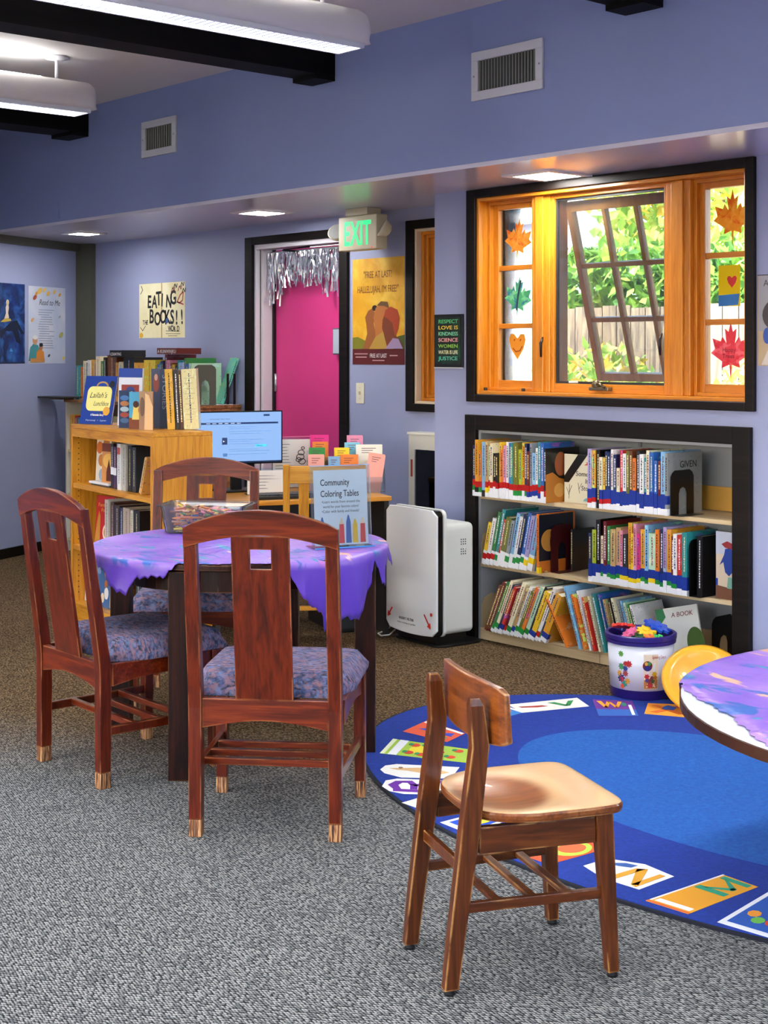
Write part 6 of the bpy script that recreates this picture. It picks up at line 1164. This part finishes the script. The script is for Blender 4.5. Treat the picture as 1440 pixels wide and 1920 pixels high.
# exit sign
t = thing('exit_sign', 'green-lettered emergency sign with two lamps hanging under the soffit above the door', 'sign', (-6.51, 5.5, 2.112))
EB = M('#cfc6a8', .4); bx('sign_body', -.175, .175, 0, .085, 0, .205, EB, t, .006); bx('ceiling_plate', -.10, .10, -.01, .10, .2055, .2475, EB, t, .004)
GE = bpy.data.materials.new('lit_green_letters'); GE.use_nodes = True; _b = GE.node_tree.nodes['Principled BSDF']; _b.inputs['Base Color'].default_value = (.0, .35, .12, 1); _b.inputs['Emission Color'].default_value = (.0, .85, .22, 1); _b.inputs['Emission Strength'].default_value = .42
for i, ch in enumerate('EXIT'): text(ch, .20, -.128+(0, .066, .150, .180)[i], .032, GE, t, off=.0008, sx=.60, bold=.004)
bx('test_light', .130, .138, -.002, 0, .006, .014, M('#e02020', .4, emit=.8), t)
for s in (-1, 1):
    k = bpy.data.objects.new('emergency_lamp', None); COL.objects.link(k); k.parent = t; k.location = (s*.215, .02, .115); k.rotation_euler = (math.radians(62), 0, s*math.radians(-30 if s < 0 else -35))
    bm = bmesh.new(); lathe(bm, [(.012, -.045), (.035, -.035), (.052, .0), (.055, .012), (.050, .014)], 24); obj('lamp_shell', bm, EB, k, smooth=True); bm = bmesh.new(); lathe(bm, [(.049, .0142), (.049, .0165)], 24); obj('lamp_lens', bm, M('#c8ccd0', .15, coat=.5), k)
    bm = bmesh.new(); tube(bm, [(s*.172, .04, .08), (s*.20, .035, .085), (s*.21, .03, .10)], .012, 8); obj('lamp_arm', bm, EB, t, smooth=True)
# extinguisher cabinet
t = thing('extinguisher_cabinet', 'white wall cabinet with a glass door left of the window pillar behind the air purifier', 'cabinet', (-6.21, 5.64, .38))
CB = M('#d8d6c8', .4); bm = bmesh.new(); box(bm, 0, .05, 0, .0995, 0, .645); box(bm, .40, .45, 0, .0995, 0, .645); box(bm, .05, .40, 0, .0995, 0, .05); box(bm, .05, .40, 0, .0995, .56, .645); box(bm, .05, .4, .09, .0995, .05, .56); obj('cabinet_box', bm, CB, t)
bx('cabinet_top', -.008, .458, -.008, .0995, .6455, .66, M('#e4e2d6', .4), t, .003); bx('door_glass', .05, .40, .006, .009, .05, .56, glass_mat('smoky_glass', '#9fb0a8'), t); bx('inner_panel', .055, .395, .06, .065, .055, .555, M('#70806f', .5), t)
bm = bmesh.new(); lathe(bm, [(.065, .055), (.068, .07), (.068, .36), (.045, .41), (.02, .42), (.02, .45)], 20, .24, .035); o = obj('extinguisher', bm, M('#b01a18', .3), t, smooth=True); o.scale = (1, .35, 1); o.location.y = .022
bx('red_label', .018, .034, -.0012, 0, .40, .50, M('#b03020', .5), t)
# paper cut-outs on the window panes
MAPLE = [(0, -.5), (.03, -.2), (.22, -.26), (.20, -.14), (.48, .02), (.38, .10), (.44, .30), (.24, .24), (.20, .34), (.10, .20), (.14, .48), (.05, .42), (0, .62), (-.05, .42), (-.14, .48), (-.10, .20), (-.20, .34), (-.24, .24), (-.44, .30), (-.38, .10), (-.48, .02), (-.20, -.14), (-.22, -.26), (-.03, -.2)]
def cut(name, label, x, z, pts, sx, sz, m, rot=0, y=5.4464):
    c_, s_ = math.cos(rot), math.sin(rot); P = [(a*sx*c_-b*sz*s_, a*sx*s_+b*sz*c_) for a, b in pts]; t = thing(name, label, 'decoration', (x, y, z)); bm = bmesh.new(); prism(bm, P, -.0012, 0); obj('cutout', bm, translucent(m, .7), t); return t
OL = blobs('orange_leaf_paper', '#f6b850', ['#ec8a40', '#fccc68'], 22, .55, .7)
t = cut('paper_leaf', 'orange paper maple leaf on the top left-hand pane', -5.150, 2.075, MAPLE, .20, .21, OL, -.1)
t = cut('paper_leaf', 'green and blue painted paper maple leaf on the middle left-hand pane', -5.150, 1.775, MAPLE, .20, .21, blobs('green_leaf_paper', '#7cc89c', ['#4a9ac0', '#b0e8c0'], 20, .55, .7), -.1); bm = bmesh.new(); stroke(bm, [(-.01, -.05), (.0, .02), (.02, .10)], .012, .0012); obj('painted_stripe', bm, M('#1c3c4a', .6), t)
HEART = [(0, -.5), (.35, -.1), (.48, .25), (.38, .46), (.18, .46), (0, .30), (-.18, .46), (-.38, .46), (-.48, .25), (-.35, -.1)]
t = cut('paper_heart', 'orange paper heart with a smiling face on the bottom left-hand pane', -5.155, 1.535, HEART, .125, .14, M('#f4b850', .6)); bm = bmesh.new(); stroke(bm, [(-.03, -.01), (-.01, -.028), (.02, -.022), (.035, .0)], .006, .0012); stroke(bm, [(-.022, .03), (-.018, .036)], .007, .0012); stroke(bm, [(.02, .03), (.026, .036)], .007, .0012); obj('drawn_face', bm, M('#b04a1c', .6), t)
t = cut('paper_leaf', 'orange paper maple leaf on the top right-hand pane', -3.825, 2.098, MAPLE, .215, .23, OL)
t = thing('paper_card', 'yellow and blue painted card with a red heart on the middle right-hand pane', 'decoration', (-3.90, 5.4464, 1.712)); bx('card', 0, .115, -.0012, 0, 0, .185, translucent(M('#e8cc28', .61), .7), t); flat('painted_band', [(0, 0), (.105, .005), (.112, .055), (0, .05)], M('#2f7ac0', .6), t, .0013); flat('painted_heart', [(a*.055+.072, b*.055+.11) for a, b in HEART], M('#d02a2a', .6), t, .0013)
t = cut('paper_leaf', 'pink-red paper maple leaf with writing on the bottom right-hand pane', -3.835, 1.495, MAPLE, .225, .24, blobs('red_leaf_paper', '#f4707e', ['#ee5a6c', '#ffa0aa'], 20, .55, .7)); text('Happy\nTrees', .028, -.045, .01, M('#a02038', .6), t, off=.0013, bold=.0003)
bpy.context.view_layer.update()
